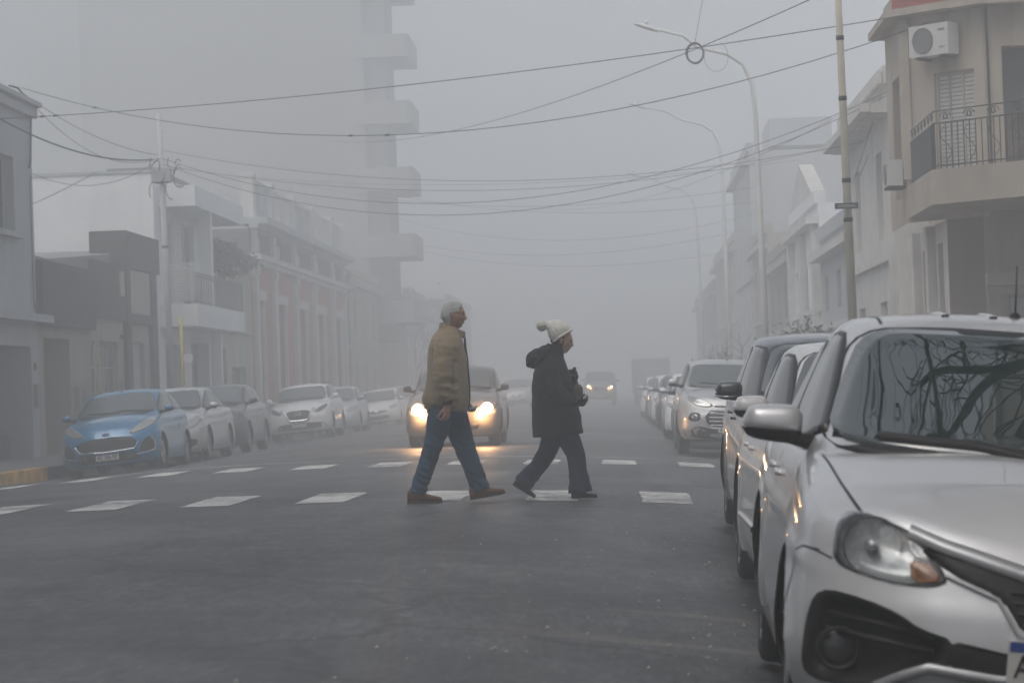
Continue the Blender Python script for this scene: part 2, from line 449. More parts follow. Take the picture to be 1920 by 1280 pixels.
def skin(name, mat_, parent, o, u, n, W, z0, z1, holes=(), depth=8, reveal=.18, back=True):
    """a wall with real openings, its returns, top and back. o: corner, u: along, n: outward"""
    o = Vector(o); mb = MB()
    us = sorted({0, W} | {h[0] for h in holes} | {h[1] for h in holes}); zs = sorted({z0, z1} | {h[2] for h in holes} | {h[3] for h in holes})
    pt = lambda a, z, d=0: o+u*a+n*d+UZ*z
    for a0, a1 in zip(us, us[1:]):
        for b0, b1 in zip(zs, zs[1:]):
            ca, cb = (a0+a1)/2, (b0+b1)/2
            if any(h[0] < ca < h[1] and h[2] < cb < h[3] for h in holes): continue
            mb.add([pt(a0, b0), pt(a1, b0), pt(a1, b1), pt(a0, b1)], [(0, 1, 2, 3)])
    for h in holes:
        a0, a1, b0, b1 = h[:4]; r = h[4] if len(h) > 4 and h[4] else reveal
        for p, q in (((a0, b0), (a0, b1)), ((a0, b1), (a1, b1)), ((a1, b1), (a1, b0)), ((a1, b0), (a0, b0))):
            mb.add([pt(*p), pt(*q), pt(*q, -r), pt(*p, -r)], [(0, 1, 2, 3)])
        mb.add([pt(a0, b0, -r), pt(a1, b0, -r), pt(a1, b1, -r), pt(a0, b1, -r)], [(0, 1, 2, 3)])
    if back:
        mb.add([pt(0, z0), pt(0, z1), pt(0, z1, -depth), pt(0, z0, -depth)], [(0, 1, 2, 3)])
        mb.add([pt(W, z0), pt(W, z1), pt(W, z1, -depth), pt(W, z0, -depth)], [(0, 1, 2, 3)])
        mb.add([pt(0, z1), pt(W, z1), pt(W, z1, -depth), pt(0, z1, -depth)], [(0, 1, 2, 3)])
        mb.add([pt(0, z0, -depth), pt(W, z0, -depth), pt(W, z1, -depth), pt(0, z1, -depth)], [(0, 1, 2, 3)])
    return mb.build(name, mat_, parent, fix=False)
def part(name, m, parent, o, u, n, *boxes):
    mb = MB()
    for b in boxes: mb.obox(o, u, n, *b)
    return mb.build(name, m, parent)
def window(parent, o, u, n, a0, a1, z0, z1, d=-.14, pane=M_PANE, frame=W_TRIM, bars=1, hbars=1, fr=.06, name='window', slats=False):
    bx = [(a0, a0+fr, d-.02, d+.03, z0, z1), (a1-fr, a1, d-.02, d+.03, z0, z1), (a0+fr, a1-fr, d-.02, d+.03, z1-fr, z1), (a0+fr, a1-fr, d-.02, d+.03, z0, z0+fr)]
    for i in range(1, bars+1):
        a = lerp(a0, a1, i/(bars+1)); bx.append((a-fr*.4, a+fr*.4, d-.018, d+.026, z0+fr, z1-fr))
    for i in range(1, hbars+1):
        z = lerp(z0, z1, i/(hbars+1)); bx.append((a0+fr, a1-fr, d-.016, d+.02, z-fr*.35, z+fr*.35))
    f = part(name, frame, parent, o, u, n, *bx)
    if slats:
        k = int((z1-z0)/.07); part('slats', pane, f, o, u, n, *[(a0+fr, a1-fr, d-.012, d+.012, z0+fr+(z1-z0-2*fr)*i/k+.008, z0+fr+(z1-z0-2*fr)*(i+1)/k-.006) for i in range(k)])
        part('pane', M_GRIL, f, o, u, n, (a0+fr, a1-fr, d-.03, d-.02, z0+fr, z1-fr))
    else:
        part('pane', pane, f, o, u, n, (a0+fr, a1-fr, d-.008, d+.004, z0+fr, z1-fr))
    return f
def railing(parent, path, h, sp=.12, m=M_GRIL, scroll=False, name='railing', r=.009):
    mb = MB(); path = [Vector(p) for p in path]
    for a, b in zip(path, path[1:]):
        L_ = (b-a).length; k = max(1, int(L_/sp)); t = (b-a).normalized()
        for dz in (.06, h-.18 if scroll else h-.10, h): mb.tube([a+UZ*dz, b+UZ*dz], r*1.3, 5)
        for i in range(k+1):
            p = a.lerp(b, i/k); mb.tube([p, p+UZ*(h-.17 if scroll else h)], r*(2 if i in (0, k) else 1), 5)
        if scroll:
            q = max(1, int(L_/.42))
            for i in range(q):
                c_ = a.lerp(b, (i+.5)/q)
                for sg in (-1, 1):
                    pts = [c_+t*(sg*(.02+.085*(1-j/14)*cos(j*.62)))+UZ*(h-.09+.08*(1-j/14)*sin(j*.62)) for j in range(15)]
                    mb.tube(pts, r*.8, 4)
                pts = [c_+t*(.10*sin(j*.5))+UZ*(.12+(h-.36)*j/12) for j in range(13)]; mb.tube(pts, r*.8, 4)
    return mb.build(name, m, parent)
def ac_unit(o, u, n, a, z, label, w_=.78, h=.52, d=.28, group=None):
    c = Vector(o)+u*a+UZ*z; root = empty('air_conditioner', c, 0, label, 'air conditioner', group)
    z0 = Vector((0, 0, 0))
    mb = MB(); mb.obox(z0, u, n, -w_/2, w_/2, .06, .06+d, 0, h); mb.build('casing', M_AC, root)
    fan = MB(); ctr = u*(-w_*.14)+n*(.06+d+.006)+UZ*(h*.5); vs = []; k = 28
    for rr, dd in ((h*.42, .0), (h*.40, .014), (h*.36, .008), (.03, .004), (.001, .004)):
        for j in range(k):
            th = 2*pi*j/k; vs.append(ctr+u*(rr*cos(th))+UZ*(rr*sin(th))+n*dd)
    fan.add(vs, [(i*k+j, i*k+(j+1) % k, (i+1)*k+(j+1) % k, (i+1)*k+j) for i in range(4) for j in range(k)]); fan.build('fan_grille', mat('fan_grey', (.15, .155, .16), .6), root)
    mb = MB()
    for s_ in (-.3, .3): mb.obox(z0, u, n, s_*w_-.02, s_*w_+.02, 0, d+.08, -.05, -.005)
    mb.build('bracket', M_GRIL, root)
    mb = MB(); mb.obox(z0, u, n, w_*.26, w_*.42, .06+d, .066+d, h*.76, h*.82); mb.obox(z0, u, n, w_*.28, w_*.42, .06+d, .066+d, h*.22, h*.25); mb.build('badge', mat('fan_grey', (.15, .155, .16), .6), root)
    return root
def bld(label, name='house', cat='house', loc=(0, 0, 0), group=None):
    return empty(name, loc, 0, label, cat, group)
XL = -12.2
def OL(Y): return Vector((XL, Y, 0))
G0 = -.2

# --- L1 blue grey building at the left edge
b = bld('blue grey two storey building at the left edge with a long ledge over its garage', 'building', 'building')
o = OL(38.5); Wd = 54.35-38.5
wins = [(12.3, 14.15, 4.5, 6.02), (8.0, 9.9, 4.5, 6.02), (3.5, 5.4, 4.5, 6.02)]
doors = [(9.4, 15.2, G0, 2.18, 1.1), (2.0, 6.5, G0, 2.18, .6)]
skin('wall', W_GREY, b, o, UY, UX, Wd, G0, 7.2, wins+doors, depth=14, reveal=.28)
for a0, a1, z0, z1 in wins:
    window(b, o, UY, UX, a0, a1, z0, z1, d=-.24, pane=M_PANEG, frame=W_GREY, bars=1, hbars=0)
    part('sill', W_GREY, b, o, UY, UX, (a0-.15, a1+.15, .004, .16, z0-.14, z0-.03))
part('cornice', W_GREY, b, o, UY, UX, (-.1, Wd+.04, .004, .14, 6.98, 7.18), (-.1, Wd+.08, .004, .24, 7.205, 7.30))
part('ledge', W_GREY, b, o, UY, UX, (-.1, Wd+.25, .004, .32, 2.68, 2.84))
part('garage_door', mat('garage_grey', (.10, .105, .11), .6, var=.1), b, o, UY, UX, (9.45, 15.15, -1.05, -1.0, G0, 2.15))
part('garden_wall', W_LIGHT, b, o, UY, UX, (9.4, 12.2, -.25, -.02, G0, .95))
part('low_gate', mat('gate_green', (.05, .058, .055), .6), b, o, UY, UX, (13.0, 14.9, -.5, -.42, G0+.1, .35))
mb = MB(); e = Vector((XL+.03, 54.0, 0))
mb.tube([e+Vector((.0, -1.6, 7.45)), e+Vector((.02, -.9, 7.48)), e+Vector((.05, -.25, 7.3)), e+Vector((.06, .0, 6.95)), e+Vector((.03, -.02, 6.1)), e+Vector((.02, -.15, 5.9))], .022, 6)
mb.tube([e+Vector((.02, .0, 5.75)), e+Vector((.02, -.1, 5.6)), e+Vector((.02, -.1, 3.2)), e+Vector((.02, .05, 2.9))], .012, 6)
mb.build('service_cable', M_CABLE, b)
MB().tube([(-13.4, 56.5, 6.8), (-13.45, 56.5, 8.75)], [.045, .03], 8).build('mast', M_CONC, b)

part('meter_box', M_ROOFM, b, o, UY, UX, (15.35, 15.7, .004, .09, .9, 1.4))
part('door_number', M_GRIL, b, o, UY, UX, (15.42, 15.62, .004, .02, 1.7, 1.85))
# --- L2 beige house with brown cladding
b = bld('low beige house with dark brown upper cladding, behind the bright blue hatchback')
o = OL(54.36); Wd = 68.6-54.36
hol = [(.55, 3.15, G0, 2.4, 1.3), (5.5, 8.75, .55, 2.42, .2), (10.1, 12.3, G0, 2.47, .2)]
skin('wall', W_BEIGE, b, o, UY, UX, Wd, G0, 4.1, hol, depth=13)
part('porch_panel', W_CREAM, b, o, UY, UX, (1.9, 3.1, -.9, -.82, G0, .95))
part('cladding', W_BROWN, b, o, UY, UX, (0, 5.45, .004, .16, 2.65, 4.02), (5.45, 9.5, .004, .10, 2.95, 4.30))
part('parapet_box', W_BROWN, b, o, UY, UX, (9.62, Wd-.02, -.8, .12, 4.28, 5.2))
part('column', W_BROWN, b, o, UY, UX, (9.5, 10.05, .004, .12, G0, 4.28))
part('column', W_BROWN, b, o, UY, UX, (13.0, 13.7, .004, .12, G0, 4.28))
part('panel', W_CREAM, b, o, UY, UX, (10.08, 12.95, .004, .07, 3.18, 4.26))
part('ledge', W_BROWN, b, o, UY, UX, (10.06, 12.98, .004, .11, 2.92, 3.16))
part('light_strip', W_CREAM, b, o, UY, UX, (8.7, 9.2, .102, .13, 3.55, 4.15))
window(b, o, UY, UX, 5.5, 8.75, .55, 2.42, bars=3, hbars=2, frame=W_CREAM, pane=M_PANEG)
window(b, o, UY, UX, 10.1, 12.3, G0, 2.47, bars=1, hbars=0, frame=W_CREAM, pane=M_SHUT, slats=True, name='door')
mb = MB(); mb.add([(-12.4, 57, 4.18), (-26, 57, 4.18), (-26, 68.4, 4.98), (-13.0, 68.4, 4.98), (-13.0, 63.5, 4.64), (-12.4, 63.5, 4.60), (-12.4, 57, 3.9), (-26, 57, 3.9), (-26, 68.4, 4.0), (-13.0, 68.4, 4.0), (-13.0, 63.5, 4.0), (-12.4, 63.5, 4.0)],
    [(0, 1, 2, 3, 4, 5), (0, 6, 7, 1), (1, 7, 8, 2), (2, 8, 9, 3), (3, 9, 10, 4), (4, 10, 11, 5), (5, 11, 6, 0)]); mb.build('roof', M_ROOFM, b)

part('downpipe', W_CREAM, b, o, UY, UX, (5.2, 5.28, .17, .25, G0, 2.64))
part('meter_box', M_ROOFM, b, o, UY, UX, (3.6, 4.0, .004, .10, .8, 1.35), (4.2, 4.45, .004, .08, .9, 1.3))
part('wall_lamp', M_GRIL, b, o, UY, UX, (9.1, 9.2, .004, .22, 2.5, 2.62))
part('plinth', W_GREYD, b, o, UY, UX, (3.2, 5.15, .004, .04, G0, .32), (8.8, 9.48, .004, .04, G0, .32))
# --- L3 white building with two balconies
b = bld('white two storey building with a slab balcony and a blank white side wall', 'building', 'building')
o = OL(68.62); Wd = 78.4-68.62
hol = [(1.2, 4.2, G0, 2.5, .5), (5.4, 8.6, G0, 2.6, .5), (1.4, 3.0, 3.56, 5.9, .12), (4.4, 6.4, 3.56, 5.9, .2), (7.4, 9.2, 3.56, 5.9, .3)]
skin('wall', W_LIGHT, b, o, UY, UX, Wd, G0, 7.0, hol, depth=18)
part('coping', W_GREY, b, o, UY, UX, (-.04, .26, -18, .02, 7.003, 7.08))
part('roof_canopy', W_LIGHT, b, o, UY, UX, (.7, 9.65, .004, 1.0, 6.14, 6.70))
part('balcony', W_LIGHT, b, o, UY, UX, (.5, 9.3, .004, 1.0, 2.92, 3.52))
part('column', W_LIGHT, b, o, UY, UX, (3.6, 3.95, .62, .94, 3.525, 6.135))
part('column', W_LIGHT, b, o, UY, UX, (6.7, 7.0, .35, .65, G0, 2.915))
part('side_screen', M_SHUT, b, o, UY, UX, *[(.52, .56, .2, .98, 3.6+.075*i, 3.645+.075*i) for i in range(14)])
window(b, o, UY, UX, 1.4, 3.0, 3.56, 5.9, pane=M_SHUT, slats=True, frame=W_LIGHT, d=-.08)
window(b, o, UY, UX, 4.4, 6.4, 3.56, 5.9, pane=M_PANEG, frame=W_LIGHT)
window(b, o, UY, UX, 7.4, 9.2, 3.56, 5.9, pane=M_PANE, frame=W_LIGHT)
window(b, o, UY, UX, 1.2, 4.2, G0, 2.5, pane=M_PANEG, frame=W_GREYD, d=-.4, bars=2)
window(b, o, UY, UX, 5.4, 8.6, G0, 2.6, pane=M_PANE, frame=W_GREYD, d=-.4, bars=2)
ox = Vector((XL+.94, 0, 3.52))
railing(b, [ox+UY*69.2, ox+UY*77.8], .84, .28)
mb = MB(); mb.obox(ox, UY, UX, 73.2, 77.7, -.03, -.02, .08, .72); mb.build('railing_panel', mat('frosted_panel', (.28, .29, .30), .4), b)
part('roof_room', W_GREYD, b, o, UY, UX, (2.0, 9.6, -1.6, -.3, 7.003, 7.32))
part('chimney', W_CREAM, b, Vector((-16.3, 69, 0)), UY, UX, (.4, 1.0, -.7, .4, 7.003, 7.55))

# --- L4 cream strip with hanging plants
b = bld('narrow weathered cream house front with plants hanging from its parapet')
o = OL(78.42); Wd = 86.5-78.42
skin('wall', W_CREAM, b, o, UY, UX, Wd, G0, 5.25, [(3.3, 6.4, G0, 1.95, .25), (1.0, 2.2, G0, 2.5, .25)], depth=12)
window(b, o, UY, UX, 3.3, 6.4, G0, 1.95, pane=M_PANEG, frame=W_CREAM, bars=1, d=-.2)
window(b, o, UY, UX, 1.0, 2.2, G0, 2.5, pane=M_PANE, frame=W_GREYD, bars=0, d=-.2, name='door')
part('cornice', W_CREAM, b, o, UY, UX, (0, Wd, .004, .15, 5.0, 5.1), (0, Wd, .004, .10, 3.0, 3.06))

# --- L5 pink building with white pilasters and attic balustrade
b = bld('long dusty pink building with white pilasters and an attic balustrade', 'building', 'building')
o = OL(86.52); Wd = 115.3-86.52
ops = [(1.2, 2.7), (5.9, 8.5), (12.0, 14.9), (18.0, 21.1), (24.8, 27.6)]
hol = [(a0+.25, a1-.25, G0, 4.25, .25) for a0, a1 in ops]
fr_ = [(a, a+1.3) for a in (1.6, 7.0, 12.9, 19.0, 25.4)]
skin('wall', W_PINK, b, o, UY, UX, Wd, G0, 5.4, hol, depth=14)
skin('attic', W_GREYD, b, o+UX*-.02, UY, UX, Wd, 5.75, 6.6, [(a, b_, 5.92, 6.42, .1) for a, b_ in fr_], depth=13.9)
for i, (a0, a1) in enumerate(ops):
    part('window_surround', W_TRIM, b, o, UY, UX, (a0, a0+.24, .004, .10, G0, 4.25), (a1-.24, a1, .004, .10, G0, 4.25), (a0-.06, a1+.06, .004, .16, 4.256, 4.58))
    window(b, o, UY, UX, a0+.25, a1-.25, G0, 4.25, pane=M_SHUT if i == 2 else mat('grey_shutter', (.075, .08, .08), .6), frame=W_GREY, d=-.2, bars=1, hbars=3, name='door' if i == 2 else 'window')
for a0, a1 in fr_: part('attic_panel', W_TRIM, b, o, UY, UX, (a0+.06, a1-.06, -.09, -.05, 5.95, 6.40))
for a in (.35, 5.1, 11.1, 17.2, 23.8, 28.4):
    part('pilaster', W_TRIM, b, o, UY, UX, (a, a+.62, .004, .16, G0, 5.395), (a-.05, a+.67, .002, .21, 5.10, 5.36), (a, a+.62, .004, .14, 5.80, 6.58))
    part('baluster_pier', W_TRIM, b, o, UY, UX, (a, a+.6, -.3, .12, 6.98, 8.35), (a-.05, a+.65, -.34, .17, 8.355, 8.5))
part('string_course', W_TRIM, b, o, UY, UX, (0, Wd, .004, .26, 5.40, 5.56), (0, Wd, .004, .38, 5.565, 5.745))
part('cornice', W_GREY, b, o, UY, UX, (0, Wd, .004, .30, 6.605, 6.74), (0, Wd, -.3, .62, 6.745, 6.97))
for i, a in enumerate((.35, 5.1, 11.1, 17.2, 23.8)):
    a1 = (5.1, 11.1, 17.2, 23.8, 28.4)[i]
    bx = [(a+.62, a1-.02, -.18, .05, 8.22, 8.34), (a+.62, a1-.02, -.18, .05, 6.98, 7.08)]
    k = int((a1-a-.6)/.30)
    for q in range(k): bx.append((a+.72+q*.30, a+.84+q*.30, -.12, .0, 7.085, 8.215))
    bx.append(((a+a1)/2-.25, (a+a1)/2+.85, -.16, .03, 7.1, 8.2))
    part('balustrade', W_TRIM if i % 2 else W_GREY, b, o, UY, UX, *bx)

# --- L6 buildings beyond
W_LIGHTT = mat('hazed_trim', (.42, .42, .41), .8, var=.1)
def plain(label, Y0, Y1, z1, m, side='L', X=None, floors=2, depth=12, bays=None, pane=None, trim=W_TRIM, name='house', cat='house', corn=True):
    b = bld(label, name, cat); L_ = side == 'L'
    if pane is None: pane = M_PANEG if Y0 < 65 else mat('hazed_pane', (.22, .225, .225), .4, var=.2, scale=1)  # distant panes are paled, so part of the haze is in their colour
    if Y0 > 80 and trim is W_TRIM: trim = W_LIGHTT  # distant trim is dulled to hold the low contrast of haze
    X = X if X is not None else (XL if L_ else 5.4)
    o = Vector((X, Y0 if L_ else Y1, 0)); u = UY if L_ else -UY; n = UX if L_ else -UX
    Wd = Y1-Y0-.02; fh = (z1-.6)/floors; k = bays or max(1, int(Wd/3.2)); hol = []
    for f in range(floors):
        for i in range(k):
            c_ = Wd*(i+.5)/k; w_ = .6 if f else .7
            hol.append((c_-w_, c_+w_, (G0 if f == 0 else f*fh+.7), f*fh+fh*.82, .2))
    skin('wall', m, b, o, u, n, Wd, G0, z1, hol, depth=depth)
    for h in hol: window(b, o, u, n, h[0], h[1], h[2], h[3], d=-.16, pane=pane, frame=trim)
    if corn: part('cornice', trim, b, o, u, n, (0, Wd, .004, .35, z1-.55, z1-.35), (0, Wd, .004, .12, z1/2-.1, z1/2+.05)); part('parapet', m, b, o, u, n, (0, Wd, -.2, .10, z1+.003, z1+.35))
    return b, o, u, n, Wd
plain('dark grey narrow house front just beyond the pink building', 115.32, 118.3, 6.2, W_GREYD, floors=2, bays=1)
plain('hazy cream house in front of the apartment tower', 118.32, 131.9, 6.4, W_CREAM, floors=2, bays=3)
plain('low hazy house beyond the apartment tower with a flat roof', 150.1, 164, 6.6, W_GREY, floors=2)
plain('farthest faint house on the left side of the street', 164.1, 186, 6.0, W_CREAM, floors=2)
plain('faint dark building end beside the far left trees', 186.1, 215, 7.5, W_GREYD, floors=2)
# --- apartment tower
b = bld('tall apartment tower fading upward into the haze, stacked street balconies', 'apartment_tower', 'apartment building')
hol = []
oT = Vector((-12.5, 132, 0)); 
skin('wall', W_TOWER, b, Vector((-12.5, 132, 0)), UY, UX, 18, G0, 31, [(1.5+4.2*i, 4.0+4.2*i, 4.4+3.36*f, 6.6+3.36*f, .2) for f in range(8) for i in range(4)], depth=14.5)
part('corner_block', mat('recess_shade', (.20, .20, .198), .85, var=.1), b, oT, UY, UX, (.3, 5.2, .004, 1.10, 3.6, 30.2))  # solid block; its darker colour stands for the shade of a recess
mb = MB()
for f in range(8):
    zb = 4.45+3.37*f
    pts = []
    for i in range(9):
        a = -pi/2+pi*i/8*.5
    poly = [(-12.9, 131.6), (-10.35, 131.6), (-10.15, 131.8), (-10.15, 137.2), (-12.9, 137.2)]
    m1 = MB(); m1.prism(poly, zb, zb+1.15)
    o_ = m1.build('balcony', W_TOWERL, b)
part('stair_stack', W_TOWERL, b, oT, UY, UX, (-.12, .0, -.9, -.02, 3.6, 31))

plain('second faint tower block added behind the first to darken the upper left haze', 150, 175, 34, W_TOWER, X=-27, floors=9, bays=4, depth=45, name='apartment_block', cat='apartment building')  # added bulk that keeps the upper left from glowing brighter than the tower
# --- right side: the corner building with the chamfered balcony
b = bld('weathered corner building with a big chamfered balcony and red parapet, right edge', 'building', 'building')
c45 = Vector((1, -1, 0)).normalized(); n45 = Vector((-1, -1, 0)).normalized()
# ground floor, street face
o = Vector((5.3, 50.1, 0)); W1 = 50.1-42.1
hol = [(.7, 1.5, G0, 3.1, .35), (2.5, 3.6, G0, 3.1, .35), (4.6, 5.8, G0, 3.1, .35), (6.7, 7.4, G0, 3.1, .35)]
skin('ground_floor', W_TRIM, b, o, -UY, -UX, W1, G0, 3.43, hol, depth=9, back=False)
for h in hol: part('window', M_PANEG, b, o, -UY, -UX, (h[0]+.01, h[1]-.01, -.33, -.27, G0, 3.09))
for a in (.15, 1.75, 3.85, 6.0): part('pilaster', W_TRIM, b, o, -UY, -UX, (a, a+.42, .004, .14, G0, 3.42))
o2 = Vector((5.3, 42.1, 0)); skin('entrance_wall', W_OCHD, b, o2, c45, n45, .72, G0, 3.43, depth=2, back=False)
o3 = o2+c45*.72
skin('shop_wall', W_OCHRE, b, o3, UX, -UY, 12, G0, 3.43, [(.35, 1.9, G0, 2.15, .25), (2.6, 5.5, G0, 2.4, .25)], depth=8, back=True)
part('door_jamb', W_OCHRE, b, o3, UX, -UY, (.02, .22, .004, .12, G0, 2.3))
part('shop_lintel', W_OCHRE, b, o3, UX, -UY, (.0, 2.2, .004, .30, 2.32, 2.52), (.0, 2.2, .004, .14, 2.18, 2.315))
part('shop_shutter', M_SHUT, b, o3, UX, -UY, (.40, 1.85, -.2, -.15, 1.35, 2.14))
part('shop_window', M_PANEG, b, o3, UX, -UY, (2.62, 5.48, -.2, -.15, G0, 2.38))
# upper floor
X0 = 4.75; U0 = Vector((X0, 45.25, 0)); Zb, Zt = 3.43, 6.74
skin('upper_wall', W_OCHRE, b, U0, -UY, -UX, 45.25-42.6, Zb, Zt, [(.95, 2.0, 3.9, 5.9, .3)], depth=6, back=False)
part('window', M_PANEG, b, U0, -UY, -UX, (.96, 1.99, -.28, -.22, 3.9, 5.88))
U1 = Vector((X0, 42.6, 0)); Lc = 1.62
skin('corner_wall', W_OCHRE, b, U1, c45, n45, Lc, Zb, Zt, [(.62, 1.42, 3.9, 5.78, .14)], depth=3, back=False)
window(b, U1, c45, n45, .62, 1.42, 3.9, 5.78, d=-.08, pane=M_SHUT, frame=W_OCHRE, bars=2, hbars=0, slats=True, name='shutter', fr=.05)
part('corner_pilaster', W_OCHRE, b, U1, c45, n45, (-.02, .16, .004, .05, Zb+.7, Zt))
U2 = U1+c45*Lc
skin('side_wall', W_OCHRE, b, U2, UX, -UY, 12, Zb, Zt, [(.28, 1.2, 3.9, 6.1, .45), (3.0, 4.2, 3.9, 6.1, .3)], depth=8, back=True)
part('window', M_PANEG, b, U2, UX, -UY, (.30, 1.18, -.44, -.38, 3.9, 6.08))
part('drain_pipe', M_GRIL, b, U2, UX, -UY, (.04, .075, .004, .05, Zb+.5, Zt))
cap_top = [(X0-.28, 45.3), (X0-.28, 42.48), (U2.x-.1, U2.y-.30), (U2.x+12, U2.y-.30), (U2.x+12, U2.y+8), (6.6, U2.y+8), (X0+.2, 45.35)]
MB().prism(cap_top, Zt+.004, Zt+.13).build('eave', W_OCHRE, b)
MB().prism([(X0+.0, 45.3), (X0+.0, 42.6), (U2.x, U2.y), (U2.x+12, U2.y), (U2.x+12, U2.y+7), (6.6, U2.y+7)], Zt+.134, Zt+.55).build('parapet_base', W_OCHRE, b)
MB().obox(U1+n45*.02, c45, n45, -.12, Lc+.05, -.05, .06, Zt+.14, Zt+1.3).obox(U2-UY*.02, UX, -UY, -.02, 12, -.05, .06, Zt+.14, Zt+1.3).build('red_parapet', W_REDB, b)
# balcony slab
S0, S1 = Vector((4.75, 43.5, 0)), Vector((4.75, 39.35, 0)); S2 = S1+c45*3.2
MB().prism([(S0.x-.003, S0.y), (S1.x-.003, S1.y), (S2.x, S2.y), (S2.x+6, S2.y), (S2.x+6, 41.0), (U2.x, U2.y-.01), (U1.x+.01, U1.y-.01), (4.78, 43.5)], 3.50, 4.02).build('balcony', W_OCHRE, b)
railing(b, [Vector((4.82, 42.5, 4.02)), Vector((4.82, 39.42, 4.02)), Vector((4.82, 39.42, 4.02))+c45*3.1], .88, .11, scroll=True, name='balcony_railing')
mb = MB(); q = Vector((4.86, 39.44, 4.02)); mb.obox(q, c45, n45, 1.25, 3.0, -.03, -.015, .05, .70); mb.build('reed_screen', mat('reed', (.16, .13, .11), .9, var=.4, scale=20), b)
MB().prism([(4.80, 39.6), (4.815, 39.6), (4.815, 42.4), (4.80, 42.4)], 4.07, 4.72).build('side_screen', mat('dark_cloth', (.04, .045, .05), .9), b)
ac_unit(U1, c45, n45, .80, 6.03, 'white air conditioner high on the chamfered corner above the balcony', .78, .5)
ac_unit(U0+Vector((-.0, 0, 0)), -UY, -UX, 2.3, 4.05, 'small air conditioner on the street wall just left of the balcony', .6, .42, .24)
ac_unit(o3, UX, -UY, 1.05, 1.98+.72, 'air conditioner under the balcony beside the grey shop sign', .8, .5)
sg = empty('shop_sign', o3+Vector((1.0, -.32, 3.22)), 0, 'grey square shop sign with a round emblem under the balcony', 'sign')
MB().box(-.36, 1.2, -.03, .03, -.72+.78, .22+.05).build('board', mat('sign_grey', (.20, .205, .215), .5), sg)
mb = MB()
for rr in (.10, .05): mb.tube([(.08+rr*cos(a*.3), -.034, .165+rr*.9*sin(a*.3)) for a in range(22)], .008, 5, caps=False)
mb.build('emblem', M_GRIL, sg)

# --- right side beyond: far tones drawn toward the fog, haze put into the colour
b, o, u, n, Wd = plain('ornate white house with a deep cornice beside the corner building', 50.15, 59.5, 6.55, W_TRIM, 'R', 5.3, trim=W_TRIM)
part('deep_cornice', W_TRIM, b, o, u, n, (0, Wd, .36, .55, 6.02, 6.18), (0, Wd, .12, .2, 6.56, 6.8))
ac_unit(Vector((5.3, 53, 0)), -UY, -UX, 0, 1.55, 'air conditioner on the ornate white house near the dark shrub', .8, .55)
plain('low grey house between the ornate house and the pedimented one', 59.6, 71, 4.6, W_GREY, 'R', 5.5)
b, o, u, n, Wd = plain('pale house with tall pilasters and a pediment, right side', 71.1, 82, 5.7, W_LIGHT, 'R', 5.5, floors=1, bays=3)
part('pilaster', W_TRIM, b, o, u, n, (.1, .7, .004, .2, G0, 5.1)); part('pilaster', W_TRIM, b, o, u, n, (10.1, 10.7, .004, .2, G0, 5.1)); part('pilaster', W_TRIM, b, o, u, n, (5.0, 5.6, .004, .2, G0, 5.1))
mb = MB(); vs = [o+u*1.0+n*.1+UZ*6.06, o+u*(Wd-1)+n*.1+UZ*6.06, o+u*(Wd/2)+n*.1+UZ*7.2]; vs += [v-n*.4 for v in vs]
mb.add(vs, [(0, 1, 2), (3, 5, 4), (0, 3, 4, 1), (1, 4, 5, 2), (2, 5, 3, 0)]); mb.build('pediment', W_TRIM, b)
plain('brownish hazy house with a low roof, right side of the street', 82.1, 97, 5.2, mat('wall_brown_grey', (.24, .22, .20), .85, var=.12, scale=.8), 'R', 5.6)
plain('faint beige two storey house on the right before the tall block', 97.1, 108, 6.4, W_BEIGE, 'R', 5.6)
b, *_ = plain('grey mid rise block whose roof fades above the right hand houses', 108.1, 124, 10.4, W_GREY, 'R', 5.6, floors=4, name='apartment_block', cat='apartment building')
MB().box(6.6, 9.2, 110, 116, 10.75, 11.9).build('roof_room', W_GREY, b)
plain('faint pale building beyond the mid rise block', 124.2, 150, 7.6, W_CREAM, 'R', 5.6)
plain('dark far building at the end of the right hand side', 150.2, 190, 6.5, W_GREYD, 'R', 5.6)

plain('unseen tall pale block added on the near left corner to shade the near haze', -32, 21.5, 33, W_LIGHT, floors=10, bays=9, name='apartment_block', cat='apartment building')  # out of view, added to shade the near haze; pale walls bounce light
plain('tall beige apartment block on the near right corner beside the parked silver hatchback', -32, 21.0, 33, W_BEIGE, 'R', 5.6, floors=10, bays=9, name='apartment_block', cat='apartment building')  # also unseen, added and made tall to darken the air over the road
# ------------------------------------------------------------------ poles, lamps, signs
def pole(name, p0, p1, r0, r1, label, cat, m=M_CONC, bands=()):
    root = empty(name, p0, 0, label, cat); p0, p1 = Vector(p0), Vector(p1)
    MB().tube([(0, 0, 0), p1-p0], [r0, r1], 16).build('shaft', m, root, True)
    for k in bands:
        q = (p1-p0)*k; mb = MB(); mb.tube([q-UZ*.03, q+UZ*.03], lerp(r0, r1, k)+.006, 14); mb.build('steel_band', M_GRIL, root, True)
    return root
pr = pole('utility_pole', (3.18, 35.6, -.1), (3.10, 35.6, 9.6), .070, .032, 'pale concrete utility pole rising behind the near parked cars', 'utility pole', bands=(.33, .385, .50, .585))
mb = MB(); mb.box(-.16, .16, -.155, -.13, 3.24, 3.32); sn = mb.build('street_sign', mat('sign_dark', (.08, .085, .09), .5), None); sn.location = (3.12, 35.6, .02); sn.rotation_euler = (0, R(9), 0)
for o_ in (sn,): o_.location = (3.12-.51, 35.6, .04)
sn.location = (3.105, 35.6, 0); sn.rotation_euler = (0, 0, R(8))
tag(sn, 'little dark street name plate strapped to the concrete pole', 'street sign')
MB().box(-.12, .12, -.158, -.1552, 3.262, 3.298).build('plate_text', mat('plate_grey', (.30, .31, .31), .5), sn)
